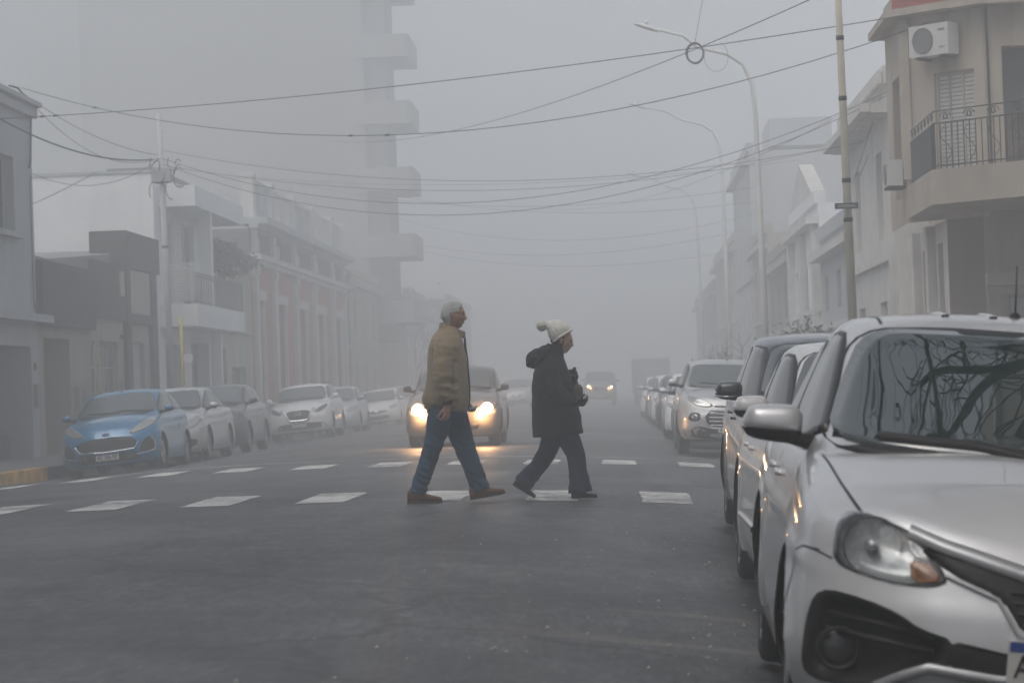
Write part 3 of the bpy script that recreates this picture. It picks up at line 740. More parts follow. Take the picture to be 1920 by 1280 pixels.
lp_ = pole('utility_pole', (-10.35, 60, -.1), (-10.47, 60, 7.6), .085, .06, 'pale grey utility pole loaded with cables, left pavement', 'utility pole', m=mat('pole_grey', (.46, .465, .47), .8, var=.1), bands=(.6, .8))
mb = MB(); mb.box(-.32, .12, -.14, .14, 6.1, 6.45, .02); mb.build('junction_box', W_GREY, lp_)
mb = MB()
rb = random.Random(3)
for k in range(9):
    cx_, cz_, rr, ph = rb.uniform(-.25, .35), rb.uniform(5.9, 6.6), rb.uniform(.06, .2), rb.uniform(0, 3)
    mb.tube([(cx_+rr*cos(a*.5+ph), -.12+.1*sin(a*.5)*sin(ph), cz_+rr*1.5*sin(a*.5+ph)) for a in range(int(rb.uniform(6, 12)))], .011, 5)
mb.build('cable_bundle', M_CABLE, lp_)
bs = pole('bus_stop_post', (-10.6, 63.0, -.08), (-10.62, 63.0, 2.98), .04, .04, 'thin yellow bus stop post with a small white sign', 'bus stop', m=mat('post_yellow', (.42, .36, .08), .6, var=.15))
MB().lathe([(.001, -.02), (.12, -.02), (.12, .02), (.001, .02)], (.14, -.02, 2.05), 'y', 18).build('sign_plate', M_AC, bs)
def street_lamp(X, Y, H, dx, lab, sc=1.0):
    root = empty('street_lamp', (X, Y, -.08), 0, lab, 'street lamp', 'curved arm street lamps along the right kerb')
    pts = [(0, 0, 0), (-.05, 0, H*.5), (-.07, 0, H-1.6), (-.12, 0, H-.9), (-.30, 0, H-.45), (-.65, 0, H-.2), (-1.3, 0, H-.03), (dx*.6, 0, H+.25), (dx*.88, 0, H+.46)]
    MB().tube(pts, [.085, .07, .055, .05, .045, .042, .038, .032, .028], 10).build('pole', M_LAMP, root, True)
    mb = MB(); mb.tube([(dx*.80, 0, H+.36), (dx*.86, 0, H+.43), (dx*.95, 0, H+.52), (dx*1.0, 0, H+.56)], [(.02, .05), (.05, .11), (.05, .12), (.02, .05)], 10); mb.ball((dx*.90, 0, H+.58), .05, 8, 6)
    mb.build('lamp_head', M_LAMP, root, True)
    return root
street_lamp(3.28, 58.5, 8.55, -2.7, 'nearest curved arm street lamp, wires and a cable coil crossing in front')
street_lamp(3.50, 83, 9.4, -2.95, 'second curved arm street lamp, paler and lower in the picture')
street_lamp(3.3, 104, 8.9, -2.8, 'third curved arm street lamp, almost lost in the haze')

# ------------------------------------------------------------------ overhead cables
def cable(p0, p1, sag, r, label, n=28, knots=(), group=None):
    p0, p1 = Vector(p0), Vector(p1)
    r *= .54
    pts = [p0.lerp(p1, i/n)-UZ*(4*sag*(i/n)*(1-i/n)) for i in range(n+1)]
    mb = MB(); mb.tube([p-p0 for p in pts], r, 6)
    for k in knots:
        q = p0.lerp(p1, k)-UZ*(4*sag*k*(1-k))-p0; mb.tube([q-(p1-p0).normalized()*.05, q+(p1-p0).normalized()*.05], r*2.6, 6)
    o = mb.build('overhead_cable', M_CABLE, None, True); o.location = p0
    return tag(o, label, 'cable', group)
cable(P(-60, 226, 50), P(1935, -12, 41), .30, .014, 'straight black cable climbing from the left roofs to the top right corner', knots=(.085, .10))
cable(P(40, 165, 56), P(1860, -2, 41.5), 1.55, .014, 'sagging black cable over both walkers, ending at the red parapet', knots=(.10, .41, .45))
cable(P(600, 262, 110), P(1545, -12, 40), .85, .016, 'thin cable running up steeply past the coil to the top edge')
cable(P(-20, 212, 46), P(285, 299, 60), .28, .030, 'thick black cable bundle from the left edge to the pale pole')
cable(P(30, 165, 54), P(298, 291, 60), .25, .013, 'thin cable from the roof mast down to the pale pole')
cable(P(55, 188, 54), P(300, 296, 60), .55, .012, 'lower slack thin cable from the roof mast to the pale pole')
cable(P(60, 325, 58), P(298, 300, 60), .42, .012, 'slack cable hanging along the top of the blank white wall')
cable(P(62, 382, 66), P(182, 322, 68.2), .03, .02, 'cable slanting across the blank white side wall')
hz_list = [((300, 296, 60), (1665, 172, 50), 1.55, .013, 'upper of the twin slack cables sweeping from the pale pole to the ornate house'),
 ((302, 306, 60), (1662, 180, 50), 1.70, .013, 'lower of the twin slack cables sweeping from the pale pole to the ornate house'),
 ((305, 282, 62), (1640, 262, 55), .80, .012, 'nearly level thin cable from the pale pole, topmost of the level ones'),
 ((305, 310, 62), (1600, 268, 62), .85, .012, 'second level thin cable under the twin slack cables'),
 ((440, 330, 88), (1500, 300, 78), .5, .016, 'faint cable from the pink building across the street'),
 ((560, 345, 105), (1420, 350, 80), .75, .018, 'faint cable sagging just over the upper balconies height'),
 ((640, 345, 110), (1420, 378, 90), .75, .020, 'faint drooping cable reaching the second street lamp'),
 ((700, 395, 125), (1440, 395, 95), 1.25, .022, 'faint cable low in the middle, above the bobble hat'),
 ((700, 440, 128), (1400, 430, 100), 1.0, .024, 'lower faint cable across the misty middle of the street'),
 ((720, 455, 130), (1380, 470, 110), .9, .024, 'lowest faint cable with tiny joints, deep in the haze'),
 ((900, 360, 120), (1660, 168, 52), 1.5, .014, 'lone cable climbing from the misty middle to the ornate house')]
for p, q, s_, r, lab in hz_list: cable(P(*p), P(*q), s_, r*(.62 if p[2] > 80 else .85), lab)
cable(P(1652, 180, 51), P(1598, 345, 55), .02, .012, 'steep guy cable left of the ornate cornice, outer one')
cable(P(1640, 262, 54), P(1612, 330, 55), .02, .012, 'steep short cable left of the ornate cornice, inner one')
cable(P(1319, -10, 52), P(1303, 80, 52), .0, .009, 'thin vertical wire hanging down to the cable coil')
cc = P(1303, 100, 52); mb = MB()
for k in range(5):
    rx = .165+.008*sin(k*2); mb.tube([(rx*cos(a*.26)+.01*sin(k), .02*k, .20*sin(a*.26)+.012*cos(k*1.7)) for a in range(25)], .010, 6, caps=False)
mb.tube([(.42+.24*cos(a*.3), .05, -.08+.30*sin(a*.3)) for a in range(-12, 5)], .004, 5)
co = mb.build('cable_coil', M_CABLE, None, True); co.location = cc; tag(co, 'round coil of spare cable hanging from the overhead wires', 'cable coil')
# ------------------------------------------------------------------ people
M_SKIN = mat('skin', (.46, .25, .175), .55, var=.12, scale=14)
M_SKIN2 = mat('skin_pale', (.55, .33, .25), .55, var=.12, scale=14)
M_HAIR = mat('grey_hair', (.46, .46, .45), .8, var=.16, scale=40, bump=.4, bscale=120)
M_JACK = mat('tan_jacket', (.29, .22, .135), .85, var=.12, scale=3, bump=.35, bscale=30, sheen=.2)
M_RIBK = mat('ribbed_cuff', (.075, .058, .042), .9, var=.2, scale=40)
M_COLL = mat('dark_collar', (.035, .030, .032), .9, var=.1)
M_JEAN = mat('blue_denim', (.018, .062, .115), .9, var=.28, scale=7, bump=.3, bscale=60)
M_SHOE = mat('brown_suede', (.15, .066, .034), .85, var=.2, scale=12)
M_SOLE = mat('shoe_sole', (.05, .04, .032), .8)
M_COAT = mat('black_coat', (.004, .0042, .0048), .95, var=.35, scale=4, bump=.3, bscale=40)
M_FUR = mat('black_fur', (.018, .018, .020), .9, var=.7, scale=45, bump=1, bscale=80)
M_NAVYT = mat('navy_trousers', (.006, .009, .036), .9, var=.2, scale=6)
M_WOOL = mat('cream_wool', (.74, .74, .67), .95, var=.12, scale=18, bump=.8, bscale=90)
M_GLOVE = mat('black_glove', (.008, .008, .009), .6)
M_BAG = mat('olive_bag', (.045, .043, .028), .6, var=.2)
M_EYE = mat('dark_eye', (.03, .02, .015), .2)

def fuse(mb, name, m, parent, voxel=.006, smooth=4, disp=None, keep=None):
    me = bpy.data.meshes.new('t'); me.from_pydata(mb.v, [], mb.f)
    b = bmesh.new(); b.from_mesh(me); bmesh.ops.recalc_face_normals(b, faces=b.faces); b.to_mesh(me); b.free()
    o = bpy.data.objects.new('t', me); COL.objects.link(o)
    r = o.modifiers.new('r', 'REMESH'); r.mode = 'VOXEL'; r.voxel_size = voxel; r.use_smooth_shade = True
    if smooth: s = o.modifiers.new('s', 'SMOOTH'); s.iterations = smooth; s.factor = .5
    bpy.context.view_layer.update()
    nm = bpy.data.meshes.new_from_object(o.evaluated_get(bpy.context.evaluated_depsgraph_get()))
    bpy.data.objects.remove(o)
    if disp:
        nrm_ = [v.normal.copy() for v in nm.vertices]; out = []
        for v, q in zip(nm.vertices, nrm_): out.extend(v.co+q*disp(v.co))
        nm.vertices.foreach_set('co', out); nm.update()
    nm.name = name
    return link(name, nm, m, parent, True)
def loft(mb, secs, n=28, ex=2.4, cap=True):
    """secs: (z, xback, xfront, halfwidth[, tilt]) -> closed loft; tilt lifts the back"""
    vs = []
    for s in secs:
        z, xb, xf, ry = s[:4]; tl = s[4] if len(s) > 4 else 0
        cx, rx = (xb+xf)/2, (xf-xb)/2
        for j in range(n):
            th = 2*pi*j/n; c_, s_ = cos(th), sin(th)
            x = rx*math.copysign(abs(c_)**(2/ex), c_); y = ry*math.copysign(abs(s_)**(2/ex), s_)
            vs.append((cx+x, y, z-tl*x))
    k = len(secs); fs = []
    for i in range(k-1):
        for j in range(n):
            q = (j+1) % n; fs.append((i*n+j, i*n+q, (i+1)*n+q, (i+1)*n+j))
    if cap: fs += [tuple(reversed(range(n))), tuple(range((k-1)*n, k*n))]
    mb.add(vs, fs)
def head(mb, c, pitch=0, sc=1.0, yaw=0, grow=0, keep=None, nz=0):
    """a head with a face looking along +x"""
    n, m_ = 72, 54; vs = []; loc = []
    for i in range(m_+1):
        ph = -pi/2+pi*i/m_
        for j in range(n):
            th = 2*pi*j/n
            ux, uy, uz = cos(ph)*cos(th), cos(ph)*sin(th), sin(ph)
            x, y, z = .096*math.copysign(abs(ux)**.93, ux), .076*math.copysign(abs(uy)**.93, uy), .118*uz
            if z < -.02:
                k = (-.02-z)/.1
                y *= 1-.30*k; 
                if x < 0: x *= 1-.35*k
                else: x += .010*k*ux
            if x < 0 and z > -.03: x *= 1.06
            if x > 0:
                f = max(0, ux)
                nosez = z+.018
                nz_ = max(0, 1-abs((z+.004)/.040)) if z > -.030 else max(0, 1-(-.030-z)/.012)*.65
                t_ = max(0, min(1, (.032-z)/.060)) if z > -.032 else max(0, 1-(-.032-z)/.010)
                x += .027*t_*math.exp(-(y/.0125)**2)*f
                x += .006*math.exp(-((z-.034)/.010)**2)*math.exp(-(y/.05)**2)*f
                x -= .011*math.exp(-((abs(y)-.030)/.015)**2-((z-.012)/.012)**2)
                x += .007*math.exp(-(y/.022)**2)*(math.exp(-((z+.053)/.0055)**2)+math.exp(-((z+.066)/.006)**2))
                x -= .004*math.exp(-(y/.03)**2-((z+.079)/.006)**2)
                x += .011*math.exp(-(y/.024)**2-((z+.098)/.016)**2)
                x -= .004*math.exp(-((abs(y)-.05)/.02)**2-((z+.045)/.02)**2)
            p = Vector((x, y, z))
            if grow:
                g = grow*(1+nz*noise.noise(p*70))+nz*.004*noise.noise(p*160)
                p += Vector((ux/.096, uy/.075, uz/.118)).normalized()*g
            loc.append(p.copy()); p *= sc
            p.rotate(Matrix.Rotation(pitch, 3, 'Y')); p.rotate(Matrix.Rotation(yaw, 3, 'Z'))
            vs.append(p+Vector(c))
    fs = []
    for i in range(m_):
        for j in range(n):
            q = (j+1) % n; f = (i*n+j, i*n+q, (i+1)*n+q, (i+1)*n+j)
            if keep and not keep(sum((loc[a] for a in f), Vector())/4): continue
            fs.append(f)
    mb.add(vs, fs)
    def at(x, y, z):
        p = Vector((x, y, z))*sc; p.rotate(Matrix.Rotation(pitch, 3, 'Y')); p.rotate(Matrix.Rotation(yaw, 3, 'Z')); return p+Vector(c)
    if not keep:
        for sg in (-1, 1):
            mb.tube([at(.004, sg*.074, .022), at(-.006, sg*.086, .012), at(-.006, sg*.085, -.008), at(.004, sg*.076, -.026)], [.008, .013, .011, .007], 8)
    return at
def hand(mb, w_, d, nrm, side=1, curl=(.5, .6, .4), k=1.0, spread=.004):
    """four fingers of unequal length and a thumb, grown from the wrist w_ along d, closing toward nrm"""
    w_ = Vector(w_); d = Vector(d).normalized(); nrm = Vector(nrm); nrm = (nrm-d*nrm.dot(d)).normalized(); t = d.cross(nrm)*side
    tips = []
    L_ = [.074, .082, .077, .060]
    for i in range(4):
        off = (.028-.0187*i)*k
        a = w_+t*off*.55; kn = w_+d*.088*k*(1-.03*abs(i-1))+t*off
        pts = [a, kn]; rr = [.0165*k, .0125*k]; cd = d.copy(); cn = nrm.copy(); p = kn
        for (c_, fr, r_) in ((curl[0], .46, .0098), (curl[1], .30, .0088), (curl[2], .24, .0072)):
            q = Matrix.Rotation(0, 3, 'X')
            nd = (cd*cos(c_)+cn*sin(c_)); cn = (cn*cos(c_)-cd*sin(c_)); cd = nd
            p = p+(cd+t*(.06*(1.5-i)))*L_[i]*fr*k; pts.append(p); rr.append(r_*k)
        mb.tube(pts, rr, 10); mb.ball(p, .0073*k, 8, 6); tips.append(p)
    a = w_+d*.018*k+t*.020*k; b = w_+d*.052*k+t*.046*k+nrm*.014*k; c_ = b+(d*.8+nrm*.55+t*.15)*.032*k; e = c_+(d*.75+nrm*.7-t*.1)*.024*k
    mb.tube([a, b, c_, e], [.017*k, .0135*k, .0105*k, .0085*k], 10); mb.ball(e, .0085*k, 8, 6)
    mb.ball(w_+d*.045*k, (.024*k, .022*k, .03*k), 10, 8)
    return tips
def shoe(name, parent, heel, toe, w_, h, m, y=0, sole=True, pitch=0):
    """heel and toe are (x, z) of the sole"""
    h0, t0 = Vector((heel[0], y, heel[1])), Vector((toe[0], y, toe[1])); ax = (t0-h0); L_ = ax.length; ax.normalize()
    up = Vector((-ax.z, 0, ax.x)); mb = MB(); n = 18; vs = []
    st = [(0, .55, .8, 0), (.03, .8, 1, 0), (.12, .92, 1.05, 0), (.25, .86, 1.0, 0), (.42, .88, .92, 0), (.58, 1.0, .66, 0), (.75, 1.05, .50, 0), (.88, .92, .42, 0), (.96, .66, .34, 0), (1, .3, .22, 0)]
    for (u, ww, hh, _) in st:
        for j in range(n):
            th = 2*pi*j/n; a, b = cos(th), sin(th)
            yy = w_/2*ww*math.copysign(abs(a)**.75, a); zz = h*hh*(.5+.5*math.copysign(abs(b)**.7, b))
            vs.append(h0+ax*(u*L_)+Vector((0, yy, 0))+up*(zz+.012))
    fs = [(i*n+j, i*n+(j+1) % n, (i+1)*n+(j+1) % n, (i+1)*n+j) for i in range(len(st)-1) for j in range(n)]
    fs += [tuple(reversed(range(n))), tuple(range((len(st)-1)*n, len(st)*n))]
    mb.add(vs, fs); o = mb.build(name, m, parent, True)
    mb = MB(); vs = []
    for zz in (0, .016):
        for (u, ww, hh, _) in st:
            for sg in (-1, 1): vs.append(h0+ax*(u*L_*1.01-.002)+Vector((0, sg*w_/2*ww*1.03, 0))+up*zz)
    k = len(st); fs = []
    for i in range(k-1):
        a = i*2; fs += [(a, a+2, a+3, a+1), (2*k+a, 2*k+a+1, 2*k+a+3, 2*k+a+2), (a, 2*k+a, 2*k+a+2, a+2), (a+1, a+3, 2*k+a+3, 2*k+a+1)]
    fs += [(0, 1, 2*k+1, 2*k), (2*k-2, 4*k-2, 4*k-1, 2*k-1)]
    mb.add(vs, fs); mb.build('sole', M_SOLE, o)
    return o
def folds(fn):
    return fn
def ridged(p, f):
    return 1-abs(noise.noise(Vector(p)*f))*2

# ---------------------------------------------------------------- the man
def build_man(X, Y):
    root = empty('person', (X, Y, ground_z(X, Y)+.006), 0, 'grey haired man in tan jacket and blue jeans striding right over the crossing', 'person')
    mb = MB()
    at = head(mb, (.078, 0, 1.662), pitch=R(4), sc=1.04)
    mb.tube([(-.01, 0, 1.44), (.02, 0, 1.52), (.052, 0, 1.60)], [(.075, .07), .062, .058], 18)
    loft(mb, [(.86, -.12, .12, .15), (1.0, -.11, .12, .15), (1.25, -.11, .12, .16), (1.40, -.09, .09, .17), (1.48, -.06, .06, .10)])
    # legs inside the trousers
    mb.tube([(-.02, -.08, .9), (-.11, -.09, .52), (-.27, -.09, .12)], [.08, .055, .04], 12)
    mb.tube([(-.02, .08, .9), (.13, .09, .52), (.27, .09, .12)], [.08, .055, .04], 12)
    # near arm and hand
    mb.tube([(0, -.19, 1.40), (-.02, -.25, 1.12), (.008, -.25, .84)], [.05, .04, .027], 12)
    hand(mb, (.010, -.25, .858), (-.10, .02, -1), (-.75, .55, 0), side=-1, curl=(.75, .9, .5), k=1.12)
    mb.tube([(.02, .19, 1.40), (.03, .25, 1.12), (.15, .20, .885)], [.05, .04, .027], 12)
    hand(mb, (.145, .20, .885), (.55, -.1, -.75), (.5, -.6, .6), side=1, curl=(.9, .9, .5), k=1.05)
    body = fuse(mb, 'body', M_SKIN, root, .0042, 2)
    for sg in (-1, 1):
        e = MB(); e.ball(at(.079, sg*.031, .011), .0095, 10, 8); e.build('eye', M_EYE, root, True)
        e = MB(); e.tube([at(.086, sg*.014, .030), at(.090, sg*.030, .035), at(.080, sg*.047, .031)], [.004, .005, .003], 6); e.build('eyebrow', M_SHOE, root, True)
    hb = MB()
    def kp(p):
        if p.z > .070: return p.x < .080-(.118-p.z)*.35
        if p.z > .028: return p.x < .052+ (p.z-.028)*.2
        if p.z > -.015: return p.x < .012 and not (abs(p.y) > .066 and p.x > -.022 and p.z < .022)
        return p.x < -.020 and p.z > -.088
    head(hb, (.078, 0, 1.662), pitch=R(4), sc=1.04, grow=.009, keep=kp, nz=.3)
    hair = hb.build('hair', M_HAIR, root, True)
    so = hair.modifiers.new('s', 'SOLIDIFY'); so.thickness = .010; so.offset = -1
    # jacket
    jb = MB()
    loft(jb, [(.845, -.200, .165, .215, .10), (.87, -.222, .185, .232, .10), (.93, -.224, .194, .238, .07), (1.02, -.200, .196, .236), (1.12, -.180, .192, .232), (1.275, -.170, .186, .235), (1.38, -.155, .168, .235), (1.45, -.135, .148, .205), (1.50, -.105, .130, .150), (1.535, -.075, .118, .105), (1.56, -.055, .115, .085)], n=36)
    jb.tube([(-.01, -.165, 1.435), (-.005, -.215, 1.36), (-.020, -.262, 1.22), (-.022, -.282, 1.10), (-.006, -.272, .98), (.010, -.258, .905)], [(.062, .070), .083, .086, .082, .072, .060], 20)
    jb.tube([(.02, .165, 1.435), (.025, .215, 1.36), (.03, .262, 1.20), (.05, .27, 1.10), (.10, .245, .98), (.14, .215, .91)], [.066, .080, .080, .075, .066, .054], 20)
    def jd(p):
        sl = abs(p.y) > .20
        d = .0035*noise.noise(Vector((p.x*9, p.y*9, p.z*7)))
        if sl and p.z < 1.40:
            k = sstep(1.40, 1.0, p.z)
            q = Vector((p.x*5+p.z*3.0, p.y*4, p.z*15))
            d += (.004+.010*k)*(ridged(q, 1.0)-.55)
        else:
            q = Vector((p.x*7-p.z*2, p.y*7, p.z*3.2)); d += .007*(ridged(q, 1)-.6)
            if p.z < .99: d += .004*sin(atan2(p.y, p.x)*22)*sstep(.99, .93, p.z)*sstep(.84, .90, p.z)
        return d
    jk = fuse(jb, 'jacket', M_JACK, root, .0065, 5, jd)
    sm_ = MB(); sm_.tube([(-.075+.0, -.232, 1.30), (-.070, -.243, 1.22), (-.045, -.235, 1.38), (.0, -.205, 1.455)][0:2]+[], .002, 4) if 0 else None
    # armhole seam, zip, hem band, cuffs, collar
    cb = MB()
    def ring(mb, c, t, a, b_, r, n=28, full=1.0):
        pass
    for (w0, w1) in (((.008, -.259, .915), (.014, -.254, .868)), ((.140, .216, .915), (.150, .205, .885))):
        c1 = MB(); w0, w1 = Vector(w0), Vector(w1)
        c1.tube([w0, lerp(w0, w1, .1), lerp(w0, w1, .9), w1], [.050, .053, .047, .044], 20); c1.build('cuff', M_RIBK, jk, True)
    hm_ = MB(); loft(hm_, [(.815, -.198, .170, .205, .10), (.82, -.208, .178, .213, .10), (.872, -.212, .182, .218, .10), (.88, -.20, .17, .21, .10)], n=36)
    hm_.build('waistband', M_JACK, jk, True)
    # stand up collar, open at the front: outer tan, inner dark
    def collar(name, grow, m_, z0=0, a0=.32):
        mb = MB(); vs = []; n = 34; K = 5
        for k in range(K+1):
            u = k/K
            for i in range(n+1):
                th = a0+(2*pi-2*a0)*i/n
                cx, cy = cos(th), sin(th)
                # lower at the front than at the back
                rx, ry = (.098-.012*u+grow), (.090-.010*u+grow)
                x = .032+.012*u+rx*cx; y = ry*cy
                zb = 1.522-.05*(cx+1)*.5-.02
                zt = 1.602-.092*((cx+1)*.5)**1.2
                vs.append((x+.05*max(0, cx)*(1), y, lerp(zb, zt, u)+z0))
        fs = [(k*(n+1)+i, k*(n+1)+i+1, (k+1)*(n+1)+i+1, (k+1)*(n+1)+i) for k in range(K) for i in range(n)]
        mb.add(vs, fs); o = mb.build(name, m_, jk, True); s = o.modifiers.new('s', 'SOLIDIFY'); s.thickness = .007; return o
    collar('collar', .006, M_JACK); collar('collar_lining', -.004, M_COLL, .004, .22)
    zp = MB()
    fr = [(1.50, .158), (1.45, .176), (1.38, .178), (1.275, .190), (1.12, .197), (1.02, .201), (.93, .20), (.86, .192), (.82, .182)]
    vs = []
    for z, x in fr:
        x2 = x+.006*(1 if z < 1.4 else 1)
        vs += [(x-.012, -.022, z), (x2, -.016, z), (x2, .016, z), (x-.012, .022, z)]
    zp.add(vs, [(i*4+k, i*4+k+1, i*4+5+k, i*4+4+k) for i in range(len(fr)-1) for k in range(3)]); zp.build('zip_placket', M_COLL, jk, True)
    # trousers
    tb = MB()
    loft(tb, [(.94, -.175, .150, .165), (.88, -.195, .160, .18), (.82, -.195, .158, .185), (.76, -.17, .150, .175), (.70, -.12, .13, .14)], n=30)
    tb.tube([(-.055, -.095, .86), (-.065, -.100, .76), (-.100, -.100, .62), (-.145, -.100, .48), (-.205, -.100, .32), (-.262, -.100, .17), (-.290, -.100, .085)], [.118, .116, .098, .084, .078, .077, .078], 22)
    tb.tube([(.010, .095, .86), (.045, .100, .76), (.085, .100, .64), (.125, .100, .50), (.180, .100, .34), (.235, .100, .19), (.262, .100, .090)], [.122, .122, .110, .098, .088, .084, .084], 22)
    def td(p):
        d = .004*noise.noise(Vector((p.x*10, p.y*10, p.z*10)))
        k = sstep(.40, .12, p.z)+.5*sstep(.62, .80, p.z)+math.exp(-((p.z-.5)/.07)**2)*.8
        q = Vector((p.x*5, p.y*6, p.z*16+p.x*9)); d += (.0025+.010*k)*(ridged(q, 1)-.6)
        return d
    fuse(tb, 'jeans', M_JEAN, root, .0065, 5, td)
    shoe('shoe', root, (-.382, .0), (-.075, .0), .105, .105, M_SHOE, -.10)
    shoe('shoe', root, (.170, .004), (.482, .050), .105, .105, M_SHOE, .10)
    # pale folded mask held in the far hand: a thing of its own
    mk = MB(); mk.add([(.185, .12, .83), (.262, .12, .850), (.255, .10, .828), (.19, .10, .815), (.20, .15, .836), (.25, .15, .834)], [(0, 1, 2, 3), (0, 1, 5, 4), (3, 2, 5, 4), (0, 3, 4), (1, 2, 5)])
    o = mk.build('face_mask', mat('mask_cyan', (.30, .45, .47), .7), None); o.location = root.location
    tag(o, "pale cyan folded mask in the walking man's far hand", 'face mask')
    return root

# ---------------------------------------------------------------- the woman
def build_woman(X, Y):
    root = empty('person', (X, Y, ground_z(X, Y)+.006), 0, 'woman in black coat and cream bobble hat walking right, head bowed', 'person')
    hc = (.098, 0, 1.435)
    mb = MB(); at = head(mb, hc, pitch=R(13), sc=.96)
    mb.tube([(.01, 0, 1.22), (.04, 0, 1.30), (.075, 0, 1.38)], [.06, .054, .05], 16)
    loft(mb, [(.60, -.10, .12, .14), (.8, -.12, .13, .15), (1.0, -.11, .12, .15), (1.2, -.09, .08, .15), (1.26, -.06, .05, .09)])
    mb.tube([(.0, .07, .66), (-.09, .08, .38), (-.31, .08, .13)], [.07, .05, .035], 12)
    mb.tube([(.06, -.07, .66), (.19, -.08, .38), (.215, -.08, .10)], [.07, .05, .035], 12)
    mb.tube([(-.02, -.17, 1.22), (.03, -.23, .98), (.20, -.15, .87)], [.045, .035, .025], 12)
    hand(mb, (.205, -.145, .872), (.9, .6, -.05), (.2, .7, .3), side=1, curl=(.5, .6, .4), k=.9)
    mb.tube([(.02, .16, 1.22), (.09, .21, 1.0), (.185, .10, 1.055)], [.045, .035, .025], 12)
    hand(mb, (.188, .095, 1.06), (.05, -.2, 1), (-.5, -.8, 0), side=1, curl=(1.0, 1.2, .7), k=.9)
    fuse(mb, 'body', M_SKIN2, root, .0042, 2)
    for sg in (-1, 1):
        e = MB(); e.ball(at(.082, sg*.030, .011), .010, 10, 8); e.build('eye', M_EYE, root, True)
    hb = MB()
    head(hb, hc, pitch=R(13), sc=.96, grow=.008, keep=lambda p: p.x < .020 and p.z > -.085 and (p.z < .05), nz=.5)
    o = hb.build('hair', mat('dark_hair', (.045, .035, .028), .7, var=.4, scale=50), root, True); so = o.modifiers.new('s', 'SOLIDIFY'); so.thickness = .008; so.offset = -1
    # gloves over the hands
    gb = MB(); hand(gb, (.205, -.145, .872), (.9, .6, -.05), (.2, .7, .3), side=1, curl=(.5, .6, .4), k=1.08); fuse(gb, 'glove', M_GLOVE, root, .004, 2)
    gb = MB(); hand(gb, (.188, .095, 1.06), (.05, -.2, 1), (-.5, -.8, 0), side=1, curl=(1.0, 1.2, .7), k=1.08); fuse(gb, 'glove', M_GLOVE, root, .004, 2)
    # coat
    cb = MB()
    loft(cb, [(.578, -.198, .262, .235, -.06), (.60, -.200, .262, .245, -.06), (.75, -.200, .245, .255, -.03), (.90, -.198, .222, .255), (1.05, -.190, .188, .245), (1.15, -.178, .155, .230), (1.23, -.145, .125, .200), (1.28, -.105, .108, .150), (1.325, -.070, .112, .100), (1.375, -.045, .118, .082), (1.40, -.040, .10, .078, .25)], n=36)
    cb.tube([(-.025, -.155, 1.235), (-.015, -.205, 1.16), (.015, -.245, 1.02), (.050, -.245, .955), (.125, -.205, .905), (.190, -.160, .880)], [.070, .078, .078, .076, .066, .056], 20)
    cb.tube([(.02, .155, 1.235), (.04, .205, 1.15), (.085, .235, 1.03), (.125, .205, 1.005), (.175, .125, 1.04), (.186, .105, 1.062)], [.066, .072, .070, .066, .052, .048], 20)
    def cd(p):
        q = Vector((p.x*6+p.z*2, p.y*6, p.z*4)); d = .008*(ridged(q, 1)-.6)+.003*noise.noise(p*14)
        if abs(p.y) > .19: d += .006*(ridged(Vector((p.x*9, p.y*5, p.z*13)), 1)-.6)
        return d
    ct = fuse(cb, 'coat', M_COAT, root, .0065, 5, cd)
    # hood lying on the back with a fur edge
    h1 = MB()
    h1.ball((-.105, 0, 1.315), (.105, .150, .060), 20, 12); h1.ball((-.165, 0, 1.285), (.075, .135, .062), 20, 12); h1.ball((-.05, 0, 1.36), (.070, .110, .045), 20, 12)
    fuse(h1, 'hood', M_COAT, ct, .006, 3, lambda p: .008*noise.noise(p*25))
    h2 = MB(); pts = []
    for i in range(22):
        a = -2.3+4.6*i/21; pts.append((-.120-.085*cos(a*.85), .150*sin(a*.75), 1.262-.028*cos(a)+.075*(abs(a)/2.3)**2))
    h2.tube(pts, [.030+.006*sin(i*2.3) for i in range(22)], 12); h2.ball((-.175, 0, 1.225), (.034, .06, .034), 14, 8)
    fuse(h2, 'fur_trim', M_FUR, ct, .005, 1, lambda p: .012*noise.noise(p*60)+.008*noise.noise(p*130))
    # trousers with flared legs
    tb = MB()
    loft(tb, [(.70, -.15, .17, .16), (.64, -.15, .18, .165), (.56, -.13, .18, .16), (.50, -.08, .15, .13)], n=26)
    tb.tube([(.0, .085, .64), (-.035, .088, .52), (-.085, .090, .405), (-.165, .090, .295), (-.250, .090, .205), (-.318, .090, .135)], [.112, .098, .086, .080, .086, .098], 22)
    tb.tube([(.085, -.085, .64), (.140, -.088, .52), (.188, -.090, .40), (.202, -.090, .28), (.212, -.090, .16), (.218, -.090, .055)], [.112, .100, .088, .084, .094, .108], 22)
    fuse(tb, 'trousers', M_NAVYT, root, .0065, 5, lambda p: .010*(ridged(Vector((p.x*5, p.y*5, p.z*9+p.x*6)), 1)-.6)*(.4+sstep(.4, .1, p.z)))
    shoe('shoe', root, (-.405, .135), (-.205, .004), .09, .06, M_GLOVE, .09)
    shoe('shoe', root, (.135, 0), (.370, 0), .09, .060, M_GLOVE, -.09)
    # knitted hat: rings stacked on a tilted brim, drawn back to the bobble
    kb = MB(); ax = Vector((-.52, 0, .855)); bx = Vector((.855, 0, .52))
    rings = [((.100, 1.482), .098, .088, 0), ((.094, 1.490), .104, .094, .006), ((.080, 1.512), .106, .096, .05), ((.062, 1.538), .103, .094, .1), ((.040, 1.562), .090, .083, .22), ((.014, 1.582), .068, .062, .40), ((-.018, 1.590), .046, .042, .65), ((-.045, 1.588), .028, .026, .9), ((-.062, 1.584), .012, .012, 1)]
    vs = []; n = 96
